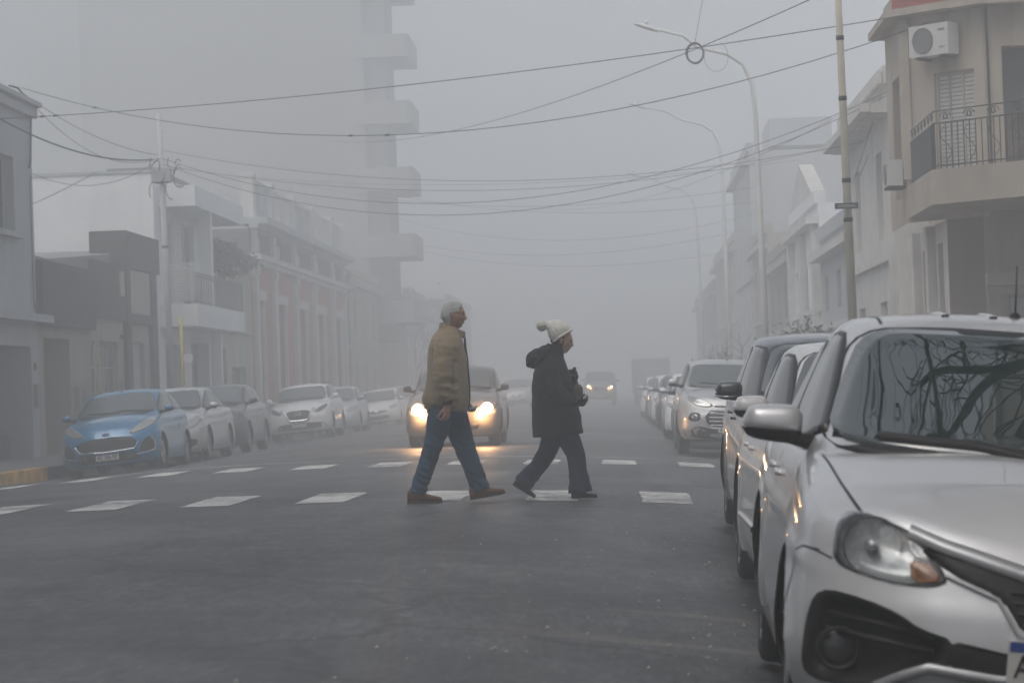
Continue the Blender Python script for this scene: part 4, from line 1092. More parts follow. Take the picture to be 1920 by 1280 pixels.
    for (cx, cz), ra, rb, tw in rings:
        b2 = (bx*(1-tw)+Vector((0.25, 0, .97))*tw).normalized()
        for j in range(n):
            th = 2*pi*j/n; rib = 1+.035*abs(sin(th*9))
            vs.append(Vector((cx, 0, cz))+b2*(ra*rib*cos(th))+Vector((0, rb*rib*sin(th), 0)))
    fs = [(i*n+j, i*n+(j+1) % n, (i+1)*n+(j+1) % n, (i+1)*n+j) for i in range(len(rings)-1) for j in range(n)]
    fs.append(tuple(range((len(rings)-1)*n, len(rings)*n)))
    kb.add(vs, fs); hat = kb.build('knitted_hat', M_WOOL, root, True); s = hat.modifiers.new('s', 'SOLIDIFY'); s.thickness = .006
    s2 = hat.modifiers.new('b', 'SUBSURF'); s2.levels = 1; s2.render_levels = 1
    rb_ = MB(); pts = [Vector((.100, 0, 1.480))+bx*(.103*cos(2*pi*i/40))+Vector((0, .093*sin(2*pi*i/40), 0)) for i in range(41)]
    rb_.tube(pts, .0125, 10, caps=False); rb_.build('hat_brim', M_WOOL, hat, True)
    pb = MB(); pb.ball((-.082, 0, 1.580), .048, 40, 26)
    o = fuse(pb, 'bobble', M_WOOL, hat, .004, 0, lambda p: .008*noise.noise(p*110)+.004*noise.noise(p*260))
    # things she carries
    bg_ = MB(); bg_.box(.185, .272, -.11, .10, .842, 1.035, .03)
    me = fuse(bg_, 'handbag', M_BAG, None, .006, 8, lambda p: .006*noise.noise(p*20)); me.location = root.location
    tag(me, "small olive handbag pressed against the walking woman's coat", 'handbag')
    ub = MB(); ub.tube([(.185, .075, 1.03), (.192, .07, 1.10), (.20, .062, 1.165)], [.016, .02, .017], 12); ub.ball((.203, .06, 1.178), .017, 10, 8)
    ub.tube([(.165, .075, 1.135), (.19, .065, 1.165), (.213, .06, 1.16)], [.012, .015, .010], 8)
    um = ub.build('folded_umbrella', M_GLOVE, None, True); um.location = root.location
    dd = MB(); dd.ball((.212, .048, 1.166), .006, 8, 6); dd.build('button', mat('chrome', (.62, .63, .65), .16, 1), um, True)
    tag(um, "short black folded umbrella upright in the woman's raised glove", 'umbrella')
    return root
pm = P(846, 944, 23.35); pw = P(1044, 934, 23.9)
build_man(pm.x, 23.35); build_woman(pw.x, 23.9)
# ------------------------------------------------------------------ cars
M_TYRE = mat('tyre_rubber', (.022, .022, .023), .8, var=.2, scale=9, bump=.3)
M_RIM = mat('alloy', (.34, .35, .36), .38, .85)
M_STEEL = mat('wheel_cover', (.30, .31, .32), .5, .4)
M_BLACK = mat('black_plastic', (.012, .012, .013), .6, var=.2, scale=6)
M_DARK = mat('under_body', (.008, .008, .009), .9)
M_SEAL = mat('window_rubber', (.012, .012, .013), .45)
M_CHROME = mat('chrome', (.62, .63, .65), .16, 1)
M_SATIN = mat('satin_trim', (.50, .51, .53), .42, .6)
M_AMBER = mat('amber_lens', (.42, .15, .04), .25, coat=.6)
M_WHITEPL = mat('plate_white', (.62, .62, .60), .5, var=.06)
M_BLUEPL = mat('plate_blue', (.02, .06, .26), .45)
M_INK = mat('plate_ink', (.015, .015, .016), .5)
M_LAMPREF = mat('lamp_reflector', (.85, .86, .88), .35, .55, var=.3, scale=26)
M_LAMPDK = mat('lamp_bowl', (.55, .56, .57), .35, .5, var=.3, scale=20)
M_LIT = mat('lit_lamp', (1, .9, .7), .4, emis=(1.0, .74, .42), estr=55)
M_LITW = mat('lit_lamp_far', (1, .95, .8), .4, emis=(1.0, .86, .52), estr=14)
def paint(name, col, metal=.0, rough=.3, var=.05):
    m = mat(name, col, rough, metal, var=var, scale=2.4, coat=.9, bump=0)
    return m
def glass_mat(name, col, rough=.08, spec=.75):
    m = mat(name, col, rough, 0, var=.12, scale=1.7, coat=0, spec=spec); return m
M_GLASS = glass_mat('window_glass', (.045, .058, .06))
M_GLASSD = glass_mat('tinted_glass', (.03, .033, .036))
M_GLASSF = glass_mat('misted_glass', (.085, .105, .11), .22)

def lens_glass(name='clear_lens'):
    if name in MATS: return MATS[name]
    m = bpy.data.materials.new(name); m.use_nodes = True; MATS[name] = m; t = m.node_tree; L = t.links.new
    for n in list(t.nodes):
        if n.type == 'BSDF_PRINCIPLED': t.nodes.remove(n)
    tr = t.nodes.new('ShaderNodeBsdfTransparent'); tr.inputs[0].default_value = (.92, .94, .95, 1)
    gl = t.nodes.new('ShaderNodeBsdfGlossy'); gl.inputs['Roughness'].default_value = .05
    fr = t.nodes.new('ShaderNodeFresnel'); fr.inputs[0].default_value = 1.5
    mx = t.nodes.new('ShaderNodeMixShader'); L(fr.outputs[0], mx.inputs[0]); L(tr.outputs[0], mx.inputs[1]); L(gl.outputs[0], mx.inputs[2])
    L(mx.outputs[0], t.nodes['Material Output'].inputs['Surface']); return m
M_LENS = lens_glass()

def clean_poly(pts, step):
    out = []; n = len(pts)
    for i in range(n):
        a = Vector(pts[i]); b = Vector(pts[(i+1) % n]); k = max(1, int((b-a).length/step+.5))
        for j in range(k): out.append(a.lerp(b, j/k))
    return out
def round_poly(pts, it=2):
    p = [Vector(q) for q in pts]
    for _ in range(it):
        q = []
        for i in range(len(p)):
            a, b = p[i], p[(i+1) % len(p)]
            q += [a*.78+b*.22, a*.22+b*.78]
        p = q
    return p

class Car:
    """local frame: nose toward -y, s = distance behind the front bumper, y = s - L/2"""
    D = dict(L=4.0, W=1.72, H=1.48, wb=2.49, fo=.78, r=.31, sill=.20, af=.55, nf=2.7, ar=.4, nr=3.2,
             nose=[(.18, .10), (.26, .03), (.40, 0), (.55, .02), (.70, .10), (.80, .20)],
             shoulder=[(0, .70), (.25, .77), (.9, .90), (1.15, .95), (2.4, .96), (4.2, 1.0)],
             crown=[(0, .03), (.4, .07), (1.0, .08), (4, .05)],
             sc=.95, sr=1.75, tb=3.85, tr=3.35, wr=.80, roofdrop=.05, roofrear=.10, n_g=5.0, dens=1.0,
             beltk=.0, tail=[(.2, .06), (.45, 0), (.8, .03), (1.0, .10)])
    def __init__(c, name='parked_car', parent=None, **k):
        p = dict(Car.D); p.update(k); c.p = p; c.__dict__.update(p)
        c.sf = c.fo; c.srr = c.fo+c.wb
        c.root = empty(name)
        c.make_shell()
    def halfw(c, s):
        W2 = c.W/2
        if s < c.af:
            k = max(0, (c.af-s)/c.af); return W2*max(0, 1-k**c.nf)**(1/c.nf)
        if s > c.L-c.ar:
            k = min(1, (s-(c.L-c.ar))/c.ar); return W2*max(0, 1-k**c.nr)**(1/c.nr)
        return W2
    def zcap(c, x, s):
        w_ = max(c.halfw(s), .05)
        return sinterp(c.shoulder, s)+sinterp(c.crown, s)*(1-min(1, abs(x)/w_)**2.2)
    def make_shell(c):
        W2, L = c.W/2, c.L; d = c.dens
        half = []
        nfa = int(26*d)
        for i in range(nfa+1):
            a = pi/2*i/nfa; a = pi/2*(a/(pi/2))**.9
            half.append((W2*sin(a)**(2/c.nf), c.af*(1-max(0, cos(a))**(2/c.nf)), 1-i/nfa))
        ns = int((L-c.af-c.ar)/(.042/d))
        for i in range(1, ns):
            half.append((W2, c.af+(L-c.af-c.ar)*i/ns, 0))
        nra = int(16*d)
        for i in range(nra+1):
            a = pi/2*(1-i/nra)
            half.append((W2*sin(a)**(2/c.nr), L-c.ar*(1-max(0, cos(a))**(2/c.nr)), -i/nra))
        full = half+[(-x, s, k) for (x, s, k) in reversed(half[1:-1])]
        N = len(full); T = int(26*d); K = int(12*d)
        vs = []; z0 = c.sill
        def widen(s, z):
            e = 0
            for sw in (c.sf, c.srr):
                dd = hypot(s-sw, z-c.r); Rr = c.r+.055
                e = max(e, .016*math.exp(-(max(0, dd-Rr)/.05)**2) if dd > Rr-.12 else 0)
            return e
        def side(x, s, k, t):
            zs = sinterp(c.shoulder, s); z = z0+(zs-z0)*t
            ins = 0
            if t < .3: ins += .045*((.3-t)/.3)**2
            if t > .45: ins += .035*((t-.45)/.55)**1.6
            if t > .86: ins += .05*(1-sqrt(max(0, 1-((t-.86)/.14)**2)))
            ins -= .010*math.exp(-((t-.70)/.05)**2)*(1 if k == 0 else max(0, 1-abs(k)*2))      # character line
            fx = 1-ins/(W2)
            x2 = x*fx
            if abs(k) < .8: x2 += math.copysign(widen(s, z), x)*(1-abs(k))
            s2 = s
            if k > 0:
                s2 = s+sinterp(c.nose, z)*(1-(s/c.af))**.7 if s < c.af else s
            if k < 0:
                q = (s-(L-c.ar))/c.ar; s2 = s-sinterp(c.tail, z)*max(0, q)**.7
            return x2, s2, z
        for j in range(T+1):
            t = j/T
            for (x, s, k) in full:
                x2, s2, z = side(x, s, k, t)
                vs.append((x2, s2-L/2, z))
        top = [side(x, s, k, 1) for (x, s, k) in full]
        for j in range(1, K+1):
            q = j/K; q = q**.85
            for (x2, s2, z) in top:
                sp = min(max(s2, .55), L-.5)
                xx = x2*(1-q); ss = s2+(sp-s2)*q
                zc = sinterp(c.shoulder, lerp(s2, ss, 1))
                cr = sinterp(c.crown, ss)*(1-(1-q)**2.2)
                # hood crease
                vs.append((xx, ss-L/2, zc+cr))
        rows = T+1+K
        fs = []
        def inarch(v):
            s = v[1]+L/2; z = v[2]
            for sw in (c.sf, c.srr):
                if hypot(s-sw, z-c.r) < c.r+.055 and abs(v[0]) > W2-.3: return sw
            return None
        for j in range(rows-1):
            for i in range(N):
                q = (i+1) % N
                f = (j*N+i, j*N+q, (j+1)*N+q, (j+1)*N+i)
                if j < T:
                    a = [inarch(vs[v]) for v in f]
                    if all(x is not None for x in a): continue
                fs.append(f)
        used = set(v for f in fs for v in f)
        for v in used:
            sw = inarch(vs[v]) if v < (T+1)*N else None
            if sw is not None:
                x, y, z = vs[v]; s = y+L/2; dd = hypot(s-sw, z-c.r); k = (c.r+.055)/max(dd, 1e-3)
                vs[v] = (x, sw+(s-sw)*k-L/2, c.r+(z-c.r)*k)
        me = bpy.data.meshes.new('body'); me.from_pydata(vs, [], fs)
        b = bmesh.new(); b.from_mesh(me)
        bmesh.ops.remove_doubles(b, verts=b.verts, dist=.0005)
        loose = [v for v in b.verts if not v.link_faces]
        bmesh.ops.delete(b, geom=loose, context='VERTS')
        bmesh.ops.recalc_face_normals(b, faces=b.faces)
        b.to_mesh(me); b.free()
        c.body_me = me
        # greenhouse
        gv = []; gf = []
        n = int(44*d)*2; Tg = int(16*d); Kg = int(9*d)
        wb_ = W2-.055; wr = W2*c.wr
        def gp(t, i):
            th = 2*pi*i/n
            tt = t
            ww = lerp(wb_, wr, tt**1.25)
            fr = c.sc-.10+(c.sr-c.sc+.10)*(tt**1.08); rr = c.tb-(c.tb-c.tr)*(tt**1.3)
            if t > .9:
                e = 1-sqrt(max(0, 1-((t-.9)/.1)**2)); ww -= .03*e; fr += .06*e; rr -= .05*e
            mid, hl = (fr+rr)/2, (rr-fr)/2
            cx, cy = sin(th), -cos(th)
            x = ww*math.copysign(abs(cx)**(2/c.n_g), cx); y = hl*math.copysign(abs(cy)**(2/c.n_g), cy)
            s = mid+y
            if y < 0: s += -.10*(1-(x/ww)**2)*(abs(y)/hl)**3+.06*(abs(y)/hl)**3
            zb = c.zcap(x, s)-.035
            u_ = (s-c.sr)/(c.tr-c.sr)
            zt = c.H-.055-c.roofdrop*max(0, (.35-u_)/.35)**2*.8-c.roofrear*max(0, (u_-.35)/.65)**2
            return (x, s-L/2, lerp(zb, zt, t)), u_
        for j in range(Tg+1):
            for i in range(n): gv.append(gp(j/Tg, i)[0])
        topg = gv[-n:]
        for j in range(1, Kg+1):
            q = (j/Kg)**.8
            for i in range(n):
                x, y, z = topg[i]; s = y+L/2
                sp = min(max(s, c.sr+.35), c.tr-.35)
                ss = lerp(s, sp, q); u_ = (ss-c.sr)/(c.tr-c.sr)
                zt = c.H-.055-c.roofdrop*max(0, (.35-u_)/.35)**2*.8-c.roofrear*max(0, (u_-.35)/.65)**2
                gv.append((x*(1-q), ss-L/2, zt+.055*(1-(1-q)**2.4)))
        for j in range(Tg+Kg):
            for i in range(n):
                q = (i+1) % n; gf.append((j*n+i, j*n+q, (j+1)*n+q, (j+1)*n+i))
        mg = bpy.data.meshes.new('cabin'); mg.from_pydata(gv, [], gf)
        b = bmesh.new(); b.from_mesh(mg); bmesh.ops.remove_doubles(b, verts=b.verts, dist=.0005); bmesh.ops.recalc_face_normals(b, faces=b.faces); b.to_mesh(mg); b.free()
        c.cab_me = mg
        # BVH of both
        V = [v.co.copy() for v in me.vertices]; Fs = [tuple(p.vertices) for p in me.polygons]
        o = len(V); V += [v.co.copy() for v in mg.vertices]; Fs += [tuple(i+o for i in p.vertices) for p in mg.polygons]
        c.bvh = BVHTree.FromPolygons(V, Fs); c.bvh_b = BVHTree.FromPolygons(V[:o], Fs[:len(me.polygons)])
        c.bvh_g = BVHTree.FromPolygons(V[o:], [tuple(i-o for i in f) for f in Fs[len(me.polygons):]])
    def finish(c, paint_m, black_lower=True):
        c.body = link('body', c.body_me, paint_m, c.root, True)
        c.cabin = link('cabin', c.cab_me, paint_m, c.root, True)
        # black under body + arch liners
        mb = MB(); W2 = c.W/2; L = c.L
        z1 = c.sill+.05
        mb.box(-W2+.06, W2-.06, -L/2+c.af*.6, L/2-.3, c.sill-.03, z1)
        xi = W2-.33
        for sw in (c.sf, c.srr):
            Rr = c.r+.056
            vs = []; fs = []; n = 20
            for sg in (-1, 1):
                b = len(vs)
                for i in range(n+1):
                    a = -.25+(pi+.5)*i/n
                    y = sw-L/2+Rr*cos(a); z = max(c.sill-.02, c.r+Rr*sin(a))
                    vs += [(sg*(W2-.085), y, z), (sg*xi, y, z), (sg*xi, sw-L/2, c.r)]
                for i in range(n):
                    q = b+i*3; fs += [(q, q+3, q+4, q+1), (q+1, q+4, q+2)]
            mb.add(vs, fs)
        mb.build('underbody', M_DARK, c.root)
        return c
    def cast(c, view, a, b, sgn=1, which=None):
        bv = {'b': c.bvh_b, 'g': c.bvh_g, None: c.bvh}[which]
        if view == 'front': o, d = Vector((a, -6, b)), Vector((0, 1, 0))
        elif view == 'rear': o, d = Vector((a, 6, b)), Vector((0, -1, 0))
        elif view == 'side': o, d = Vector((sgn*3, a-c.L/2, b)), Vector((-sgn, 0, 0))
        elif view == 'top': o, d = Vector((a, b-c.L/2, 4)), Vector((0, 0, -1))
        h, nrm, _, _ = bv.ray_cast(o, d)
        if h is None: return None
        if nrm.dot(d) > 0: nrm = -nrm
        return h, nrm, d
    def patch(c, name, poly, view, mat_, off=.004, sgn=1, which=None, rings=5, parent=None, dome=0, rounded=1, step=.05, push=0, smooth=True):
        pts = round_poly(poly, rounded) if rounded else [Vector(q) for q in poly]
        pts = clean_poly(pts, step)
        cen = Vector((sum(p.x for p in pts)/len(pts), sum(p.y for p in pts)/len(pts)))
        vs = []; n = len(pts); last = None
        prof = [(1, -.012), (1, off)]+[(1-i/rings, off+dome*(1-(1-i/rings)**2)) for i in range(1, rings)]
        for (k, of) in prof:
            for p in pts:
                q = cen+(p-cen)*k
                h = c.cast(view, q.x, q.y, sgn, which)
                if h is None:
                    kk = k
                    while h is None and kk > .1:
                        kk -= .04; q2 = cen+(p-cen)*kk; h = c.cast(view, q2.x, q2.y, sgn, which)
                    if h is None: h = (last or (Vector((0, 0, .5)), Vector((0, -1, 0)), Vector((0, 1, 0))))
                last = h
                hit, nr, d = h
                vs.append(hit+nr*of-d*push)
        h = c.cast(view, cen.x, cen.y, sgn, which) or last
        vs.append(h[0]+h[1]*(off+dome)-h[2]*push)
        fs = []
        R_ = len(prof)
        for j in range(R_-1):
            for i in range(n):
                q = (i+1) % n; fs.append((j*n+i, j*n+q, (j+1)*n+q, (j+1)*n+i))
        for i in range(n): fs.append(((R_-1)*n+i, (R_-1)*n+(i+1) % n, len(vs)-1))
        mb = MB(); mb.add(vs, fs)
        return mb.build(name, mat_, parent or c.root, smooth)
    def ribbon(c, name, line, view, mat_, w=.006, off=.0015, sgn=1, which=None, parent=None, h=0, step=.04):
        pts = []
        for i in range(len(line)-1):
            a, b = Vector(line[i]), Vector(line[i+1]); k = max(1, int((b-a).length/step))
            for j in range(k): pts.append(a.lerp(b, j/k))
        pts.append(Vector(line[-1]))
        vs = []; fs = []
        for i, p in enumerate(pts):
            t = pts[min(i+1, len(pts)-1)]-pts[max(i-1, 0)]
            nrm = Vector((-t.y, t.x)).normalized()
            for e, of in ((-.5, -.006 if h else off), (-.5, off+h), (.5, off+h), (.5, -.006 if h else off)):
                q = p+nrm*(w*e); hh = c.cast(view, q.x, q.y, sgn, which) or c.cast(view, p.x, p.y, sgn, which)
                if hh is None: hh = last
                last = hh
                vs.append(hh[0]+hh[1]*of)
        for i in range(len(pts)-1):
            for k in range(3): fs.append((i*4+k, i*4+k+1, i*4+5+k, i*4+4+k))
        mb = MB(); mb.add(vs, fs); return mb.build(name, mat_, parent or c.root, True)
    # ---- standard parts
    def wheels(c, rim=M_RIM, spokes=5, wide=.195, detail=1, only=None):
        c.wh = []
        for sw in (c.sf, c.srr):
            for sg in (-1, 1):
                r = c.r; ri = r*.66; xo = c.W/2-.025
                mb = MB(); n = 32 if detail else 16
                prof = [(ri, xo-.02), (ri+.01, xo-.004), (r-.045, xo+.002), (r-.012, xo-.012), (r, xo-.035), (r, xo-wide+.03), (r-.02, xo-wide), (ri, xo-wide)]
                mb.lathe([(a, sg*h) for a, h in prof], (0, sw-c.L/2, r), 'x', n)
                wo = mb.build('wheel', M_TYRE, c.root, True)
                mb = MB()
                mb.lathe([(.03, sg*(xo-.012)), (.055, sg*(xo-.02)), (.06, sg*(xo-.05))], (0, sw-c.L/2, r), 'x', 14)
                mb.lathe([(ri+.006, sg*(xo-.003)), (ri-.012, sg*(xo-.006)), (ri-.02, sg*(xo-.06)), (ri-.03, sg*(xo-.11)), (.02, sg*(xo-.115))], (0, sw-c.L/2, r), 'x', n)
                for k in range(spokes):
                    a = 2*pi*k/spokes+.3
                    for da in ((-.13, .13) if detail else (0,)):
                        a1 = a+da
                        p0 = Vector((sg*(xo-.022), sw-c.L/2+.04*cos(a), r+.04*sin(a)))
                        p1 = Vector((sg*(xo-.016), sw-c.L/2+(ri-.008)*cos(a1), r+(ri-.008)*sin(a1)))
                        mb.tube([p0, p1], [.02, .014], 6)
                mb.build('rim', rim, wo, True)
                c.wh.append(wo)
        return c
    def windows(c, glass=M_GLASS, side=None, tA=.06, a_off=.17, split=None, rear=True, wsx=.86, wsb=.05, wst=.085, quarter=True, sideglass=None):
        """windscreen, side windows, rear window"""
        W2 = c.W/2; sg_ = sideglass or glass
        zb = c.zcap(0, c.sc)
        zt = c.H-wst
        xb = (W2-.06)*wsx; xt = W2*c.wr*wsx
        zlo = c.zcap(W2*.8, c.sc+.1)+wsb
        pl = [(-xb, zlo), (-xb*.5, zlo-.008), (0, zlo-.012), (xb*.5, zlo-.008), (xb, zlo), (lerp(xb, xt, .5)+.012, lerp(zlo, zt, .5)), (xt, zt-.012), (xt*.5, zt), (0, zt+.004), (-xt*.5, zt), (-xt, zt-.012), (-lerp(xb, xt, .5)-.012, lerp(zlo, zt, .5))]
        big = [(x*1.045, zt+.018 if z > (zlo+zt)/2+.2 else (z-.028 if z < zlo+.1 else z)) for x, z in pl]
        c.ws = c.patch('windscreen', big, 'front', M_SEAL, .005, which='g', rings=12, rounded=2, step=.035)
        g_ = c.patch('glass', pl, 'front', glass, .0085, which='g', rings=12, parent=c.ws, rounded=2, step=.035)
        import numpy as np      # press the pane onto one smooth double curved sheet, as real glass is
        nv = len(g_.data.vertices); co = np.empty(nv*3); g_.data.vertices.foreach_get('co', co); co = co.reshape(-1, 3)
        X_, Z_ = co[:, 0], co[:, 2]-co[:, 2].mean()
        A = np.stack([np.ones(nv), X_**2, Z_, Z_**2, X_**2*Z_, X_**4, Z_**3, X_**2*Z_**2], 1)
        k_, *_ = np.linalg.lstsq(A, co[:, 1], rcond=None); fit = A @ k_
        n0 = (nv-1)//13; rw = np.clip((np.arange(nv)//n0-1)/3, 0, 1)
        co[:, 1] = co[:, 1]*(1-rw)+(fit-.006)*rw; g_.data.vertices.foreach_set('co', co.ravel()); g_.data.update()
        inn = shrink(pl, .015)
        for v in c.ws.data.vertices:
            if in_poly(v.co.x, v.co.z, inn): v.co.y += .05
        b = bmesh.new(); b.from_mesh(c.cab_me)
        kill = [f for f in b.faces if f.normal.y < -.2 and f.calc_center_median().y < 0 and all(in_poly(v.co.x, v.co.z, inn) for v in f.verts)]
        bmesh.ops.delete(b, geom=kill, context='FACES'); b.to_mesh(c.cab_me); b.free()
        c.wspoly = pl
        # side
        sA0 = c.sc+a_off+.10; sA1 = c.sr+.10
        sR1 = c.tr-.08; sR0 = c.tb-.32
        if side is None:
            zlo2 = lambda s: sinterp(c.shoulder, s)+.03
            zhi = lambda s: c.H-.105-c.roofrear*max(0, ((s-c.sr)/(c.tr-c.sr)-.35)/.65)**2-.02
            sm = split or (sA1+(c.tb-sA1)*.36)
            side = []
            side.append([(sA0, zlo2(sA0)), (sm-.03, zlo2(sm)), (sm-.05, zhi(sm)), (sA1+.12, zhi(sA1+.1)), (sA1-.04, zhi(sA1)-.06), (lerp(sA0, sA1, .5)-.0, lerp(zlo2(sA0), zhi(sA1), .47))])
            e = sm+.88 if quarter else sR0
            side.append([(sm+.03, zlo2(sm)), (min(e, sR0), zlo2(e)+.01), (min(e+.02, sR0-.03), zlo2(e)+.12), (min(e-.08, sR1), zhi(min(e, sR1))), (sm+.01, zhi(sm))])
            if quarter and sR0-e > .2:
                side.append([(e+.07, zlo2(e)+.05), (sR0+.02, zlo2(sR0)+.12), (sR1+.02, zhi(sR1)-.02), (e+.02, zhi(e)-.01)])
        c.side_polys = side
        for sg in (-1, 1):
            for q in side:
                cen = Vector((sum(a for a, b in q)/len(q), sum(b for a, b in q)/len(q)))
                bigq = [cen+(Vector(a)-cen)*1.0+(Vector(a)-cen).normalized()*.022 for a in q]
                f = c.patch('window', bigq, 'side', M_SEAL, .004, sg, 'g', rings=7, rounded=1, step=.05)
                c.patch('pane', q, 'side', sg_, .007, sg, 'g', rings=7, parent=f, rounded=1, step=.05)
        if rear:
            xr = W2*.62; z0 = c.zcap(0, c.tb-.2)+.10; z1 = c.H-.13-c.roofrear*.7
            q = [(-xr, z0), (xr, z0), (xr*.86, z1), (-xr*.86, z1)]
            f = c.patch('rear_window', [(x*1.06, z+(.02 if z > z0+.1 else -.02)) for x, z in q], 'rear', M_SEAL, .002, which='g', rings=4, rounded=1)
            c.patch('pane', q, 'rear', sg_, .005, which='g', rings=4, parent=f, rounded=1)
        return c
    def seams(c, doors=True, hood=True, dz=.28, hood_x=.80, m=M_SEAL, hw=.007):
        """hood gap, door gaps"""
        W2 = c.W/2
        if hood:
            ln = []
            for i in range(15):
                s = lerp(.30, c.sc+.05, i/14); ln.append((c.halfw(s)*(hood_x+.08*i/14)-.0, s))
            for sg in (-1, 1):
                c.ribbon('hood_gap', [(sg*x, s) for x, s in ln], 'top', m, hw, .0012, which='b')
        if doors:
            sA = c.sc+.18; sB = c.side_polys[0][1][0]+.03; sC = min(c.srr-.12, sB+.95)
            for sg in (-1, 1):
                for k, (sa, sb) in enumerate(((sA, sB), (sB+.012, sC))):
                    zt = sinterp(c.shoulder, sa)-.02
                    line = [(sa, zt), (sa-.01, .62), (sa+.03, dz+.02), (sa+.06, dz), (sb-.05, dz)]
                    if k == 0: line += [(sb, dz+.03), (sb, sinterp(c.shoulder, sb)-.02)]
                    else: line = [(sa, zt), (sa, dz+.02), (c.srr-c.r-.12, dz), (c.srr-c.r-.06, .5), (c.srr-.18, .66), (sb, .75), (sb+.02, sinterp(c.shoulder, sb)-.02)]
                    c.ribbon('door_gap', line, 'side', m, .007, .0012, sg, 'b')
                    hs = sb-.2; zz = sinterp(c.shoulder, hs)-.13
                    c.patch('door_handle', [(hs-.09, zz-.014), (hs+.09, zz-.008), (hs+.09, zz+.016), (hs-.09, zz+.012)], 'side', c.paint_m, .022, sg, 'b', rings=3, step=.03)
        return c
    def mirrors(c, mat_, s=None, z=None, low=None, w=.20, h=.125, out=.10, drop=0):
        s = s or c.sc+.36; W2 = c.W/2
        z = z or sinterp(c.shoulder, s)+.09
        for sg in (-1, 1):
            x0 = W2-.06
            mb = MB()
            def shell(mb, zmin, zmax, k=1.0):
                vs = []; fs = []; nx, na = 9, 16
                for i in range(nx+1):
                    u = i/nx; xx = x0+out+w*(u-.15)
                    e = max(0, 1-abs(2*u-1)**3.2)**(1/3.2)
                    fr = .5+.5*e if u < .5 else e
                    for j in range(na):
                        th = 2*pi*j/na; cy, cz = cos(th), sin(th)
                        yy = (.075*math.copysign(abs(cy)**.8, cy) if cy < 0 else .055*math.copysign(abs(cy)**.5, cy))*fr*k
                        zz = h/2*math.copysign(abs(cz)**.85, cz)*(fr*(1.0-.18*u))*k
                        zz = max(zmin, min(zmax, zz))
                        vs.append((sg*xx, s-c.L/2+yy+.02, z+zz-drop*u))
                for i in range(nx):
                    for j in range(na):
                        q = (j+1) % na; fs.append((i*na+j, i*na+q, (i+1)*na+q, (i+1)*na+j))
                fs += [tuple(range(na)), tuple(range(nx*na, nx*na+na))]
                mb.add(vs, fs)
            zc = -h*.18 if low else -9
            shell(mb, zc, 9)
            o = mb.build('side_mirror', mat_, c.root, True)
            if low:
                mb = MB(); shell(mb, -9, zc+.004, 1.01); mb.build('lower_housing', low, o, True)
            mb = MB()
            mb.tube([(sg*(x0-.04), s-c.L/2+.03, z-h*.42), (sg*(x0+out*.55), s-c.L/2+.02, z-h*.36), (sg*(x0+out+.03), s-c.L/2+.01, z-h*.25)], [(.035, .05), (.024, .036), (.03, .045)], 10)
            mb.build('mirror_arm', low or mat_, o, True)
            mb = MB(); mb.box(min(sg*(x0+out+.0), sg*(x0+out+w*.72)), max(sg*(x0+out+.0), sg*(x0+out+w*.72)), s-c.L/2+.074, s-c.L/2+.078, z-h*.36, z+h*.36)
            mb.build('mirror_glass', M_CHROME, o)
        return c
    def plate(c, z, text=None, x=0, w=.40, h=.13, view='front', dark=False, off=.012, tx=.0):
        pl = [(x-w/2, z-h/2), (x+w/2, z-h/2), (x+w/2, z+h/2), (x-w/2, z+h/2)]
        # flat plate on the foremost hit
        ys = [c.cast(view, a, b)[0].y for a, b in pl if c.cast(view, a, b)]
        y = (min(ys)-off-.004) if view == 'front' else max(ys)+off
        d = -1 if view == 'front' else 1
        mb = MB(); mb.box(x-w/2, x+w/2, min(y, y-d*.05), max(y, y-d*.05), z-h/2, z+h/2)
        o = mb.build('license_plate', M_WHITEPL if not dark else M_BLACK, c.root)
        mb = MB(); mb.box(x-w/2+.003, x+w/2-.003, y+d*.003, y-d*.001, z+h/2-.032, z+h/2-.003); mb.build('plate_band', M_BLUEPL, o)
        if text:
            cu = bpy.data.curves.new('t', 'FONT'); cu.body = text; cu.size = .098; cu.align_x = 'CENTER'; cu.align_y = 'CENTER'
            cu.space_character = 1.02; cu.extrude = .0006; cu.offset = .0012
            to = bpy.data.objects.new('plate_letters', cu); COL.objects.link(to)
            bpy.context.view_layer.update()
            me = bpy.data.meshes.new_from_object(to.evaluated_get(bpy.context.evaluated_depsgraph_get()))
            bpy.data.objects.remove(to)
            t = link('plate_letters', me, M_INK, o)
            me.transform(Matrix.Translation((x, y+d*.0035, z-.015)) @ Matrix.Rotation(pi/2, 4, 'X') @ Matrix.Diagonal((.78, 1, 1, 1)))
        return o
    def disc(c, name, x, z, r, mat_, view='front', off=.006, parent=None, dome=0, n=20, sy=1, which='b', push=0):
        return c.patch(name, [(x+r*cos(2*pi*i/n), z+r*sy*sin(2*pi*i/n)) for i in range(n)], view, mat_, off, which=which, rings=3, rounded=0, step=1, parent=parent, dome=dome, push=push)
    def wipers(c, z=None):
        pl = c.wspoly; zl = min(p[1] for p in pl)
        for x0, x1 in ((-.50, .12), (.05, .62)):
            c.ribbon('wiper', [(x0, zl+.055), (lerp(x0, x1, .5), zl+.035), (x1, zl+.012)], 'front', M_BLACK, .014, .012, which='g', h=.012)
    def antenna(c, s=None, l=.35, x=0, lean=.25):
        s = s or c.sr+.22
        h = c.cast('top', x, s)[0]
        mb = MB(); mb.lathe([(.022, -.01), (.018, .012), (.006, .022)], (h.x, h.y, h.z), 'z', 10)
        mb.tube([(h.x, h.y, h.z+.01), (h.x, h.y+l*lean, h.z+l)], [.0035, .002], 6)
        mb.build('antenna', M_BLACK, c.root, True)
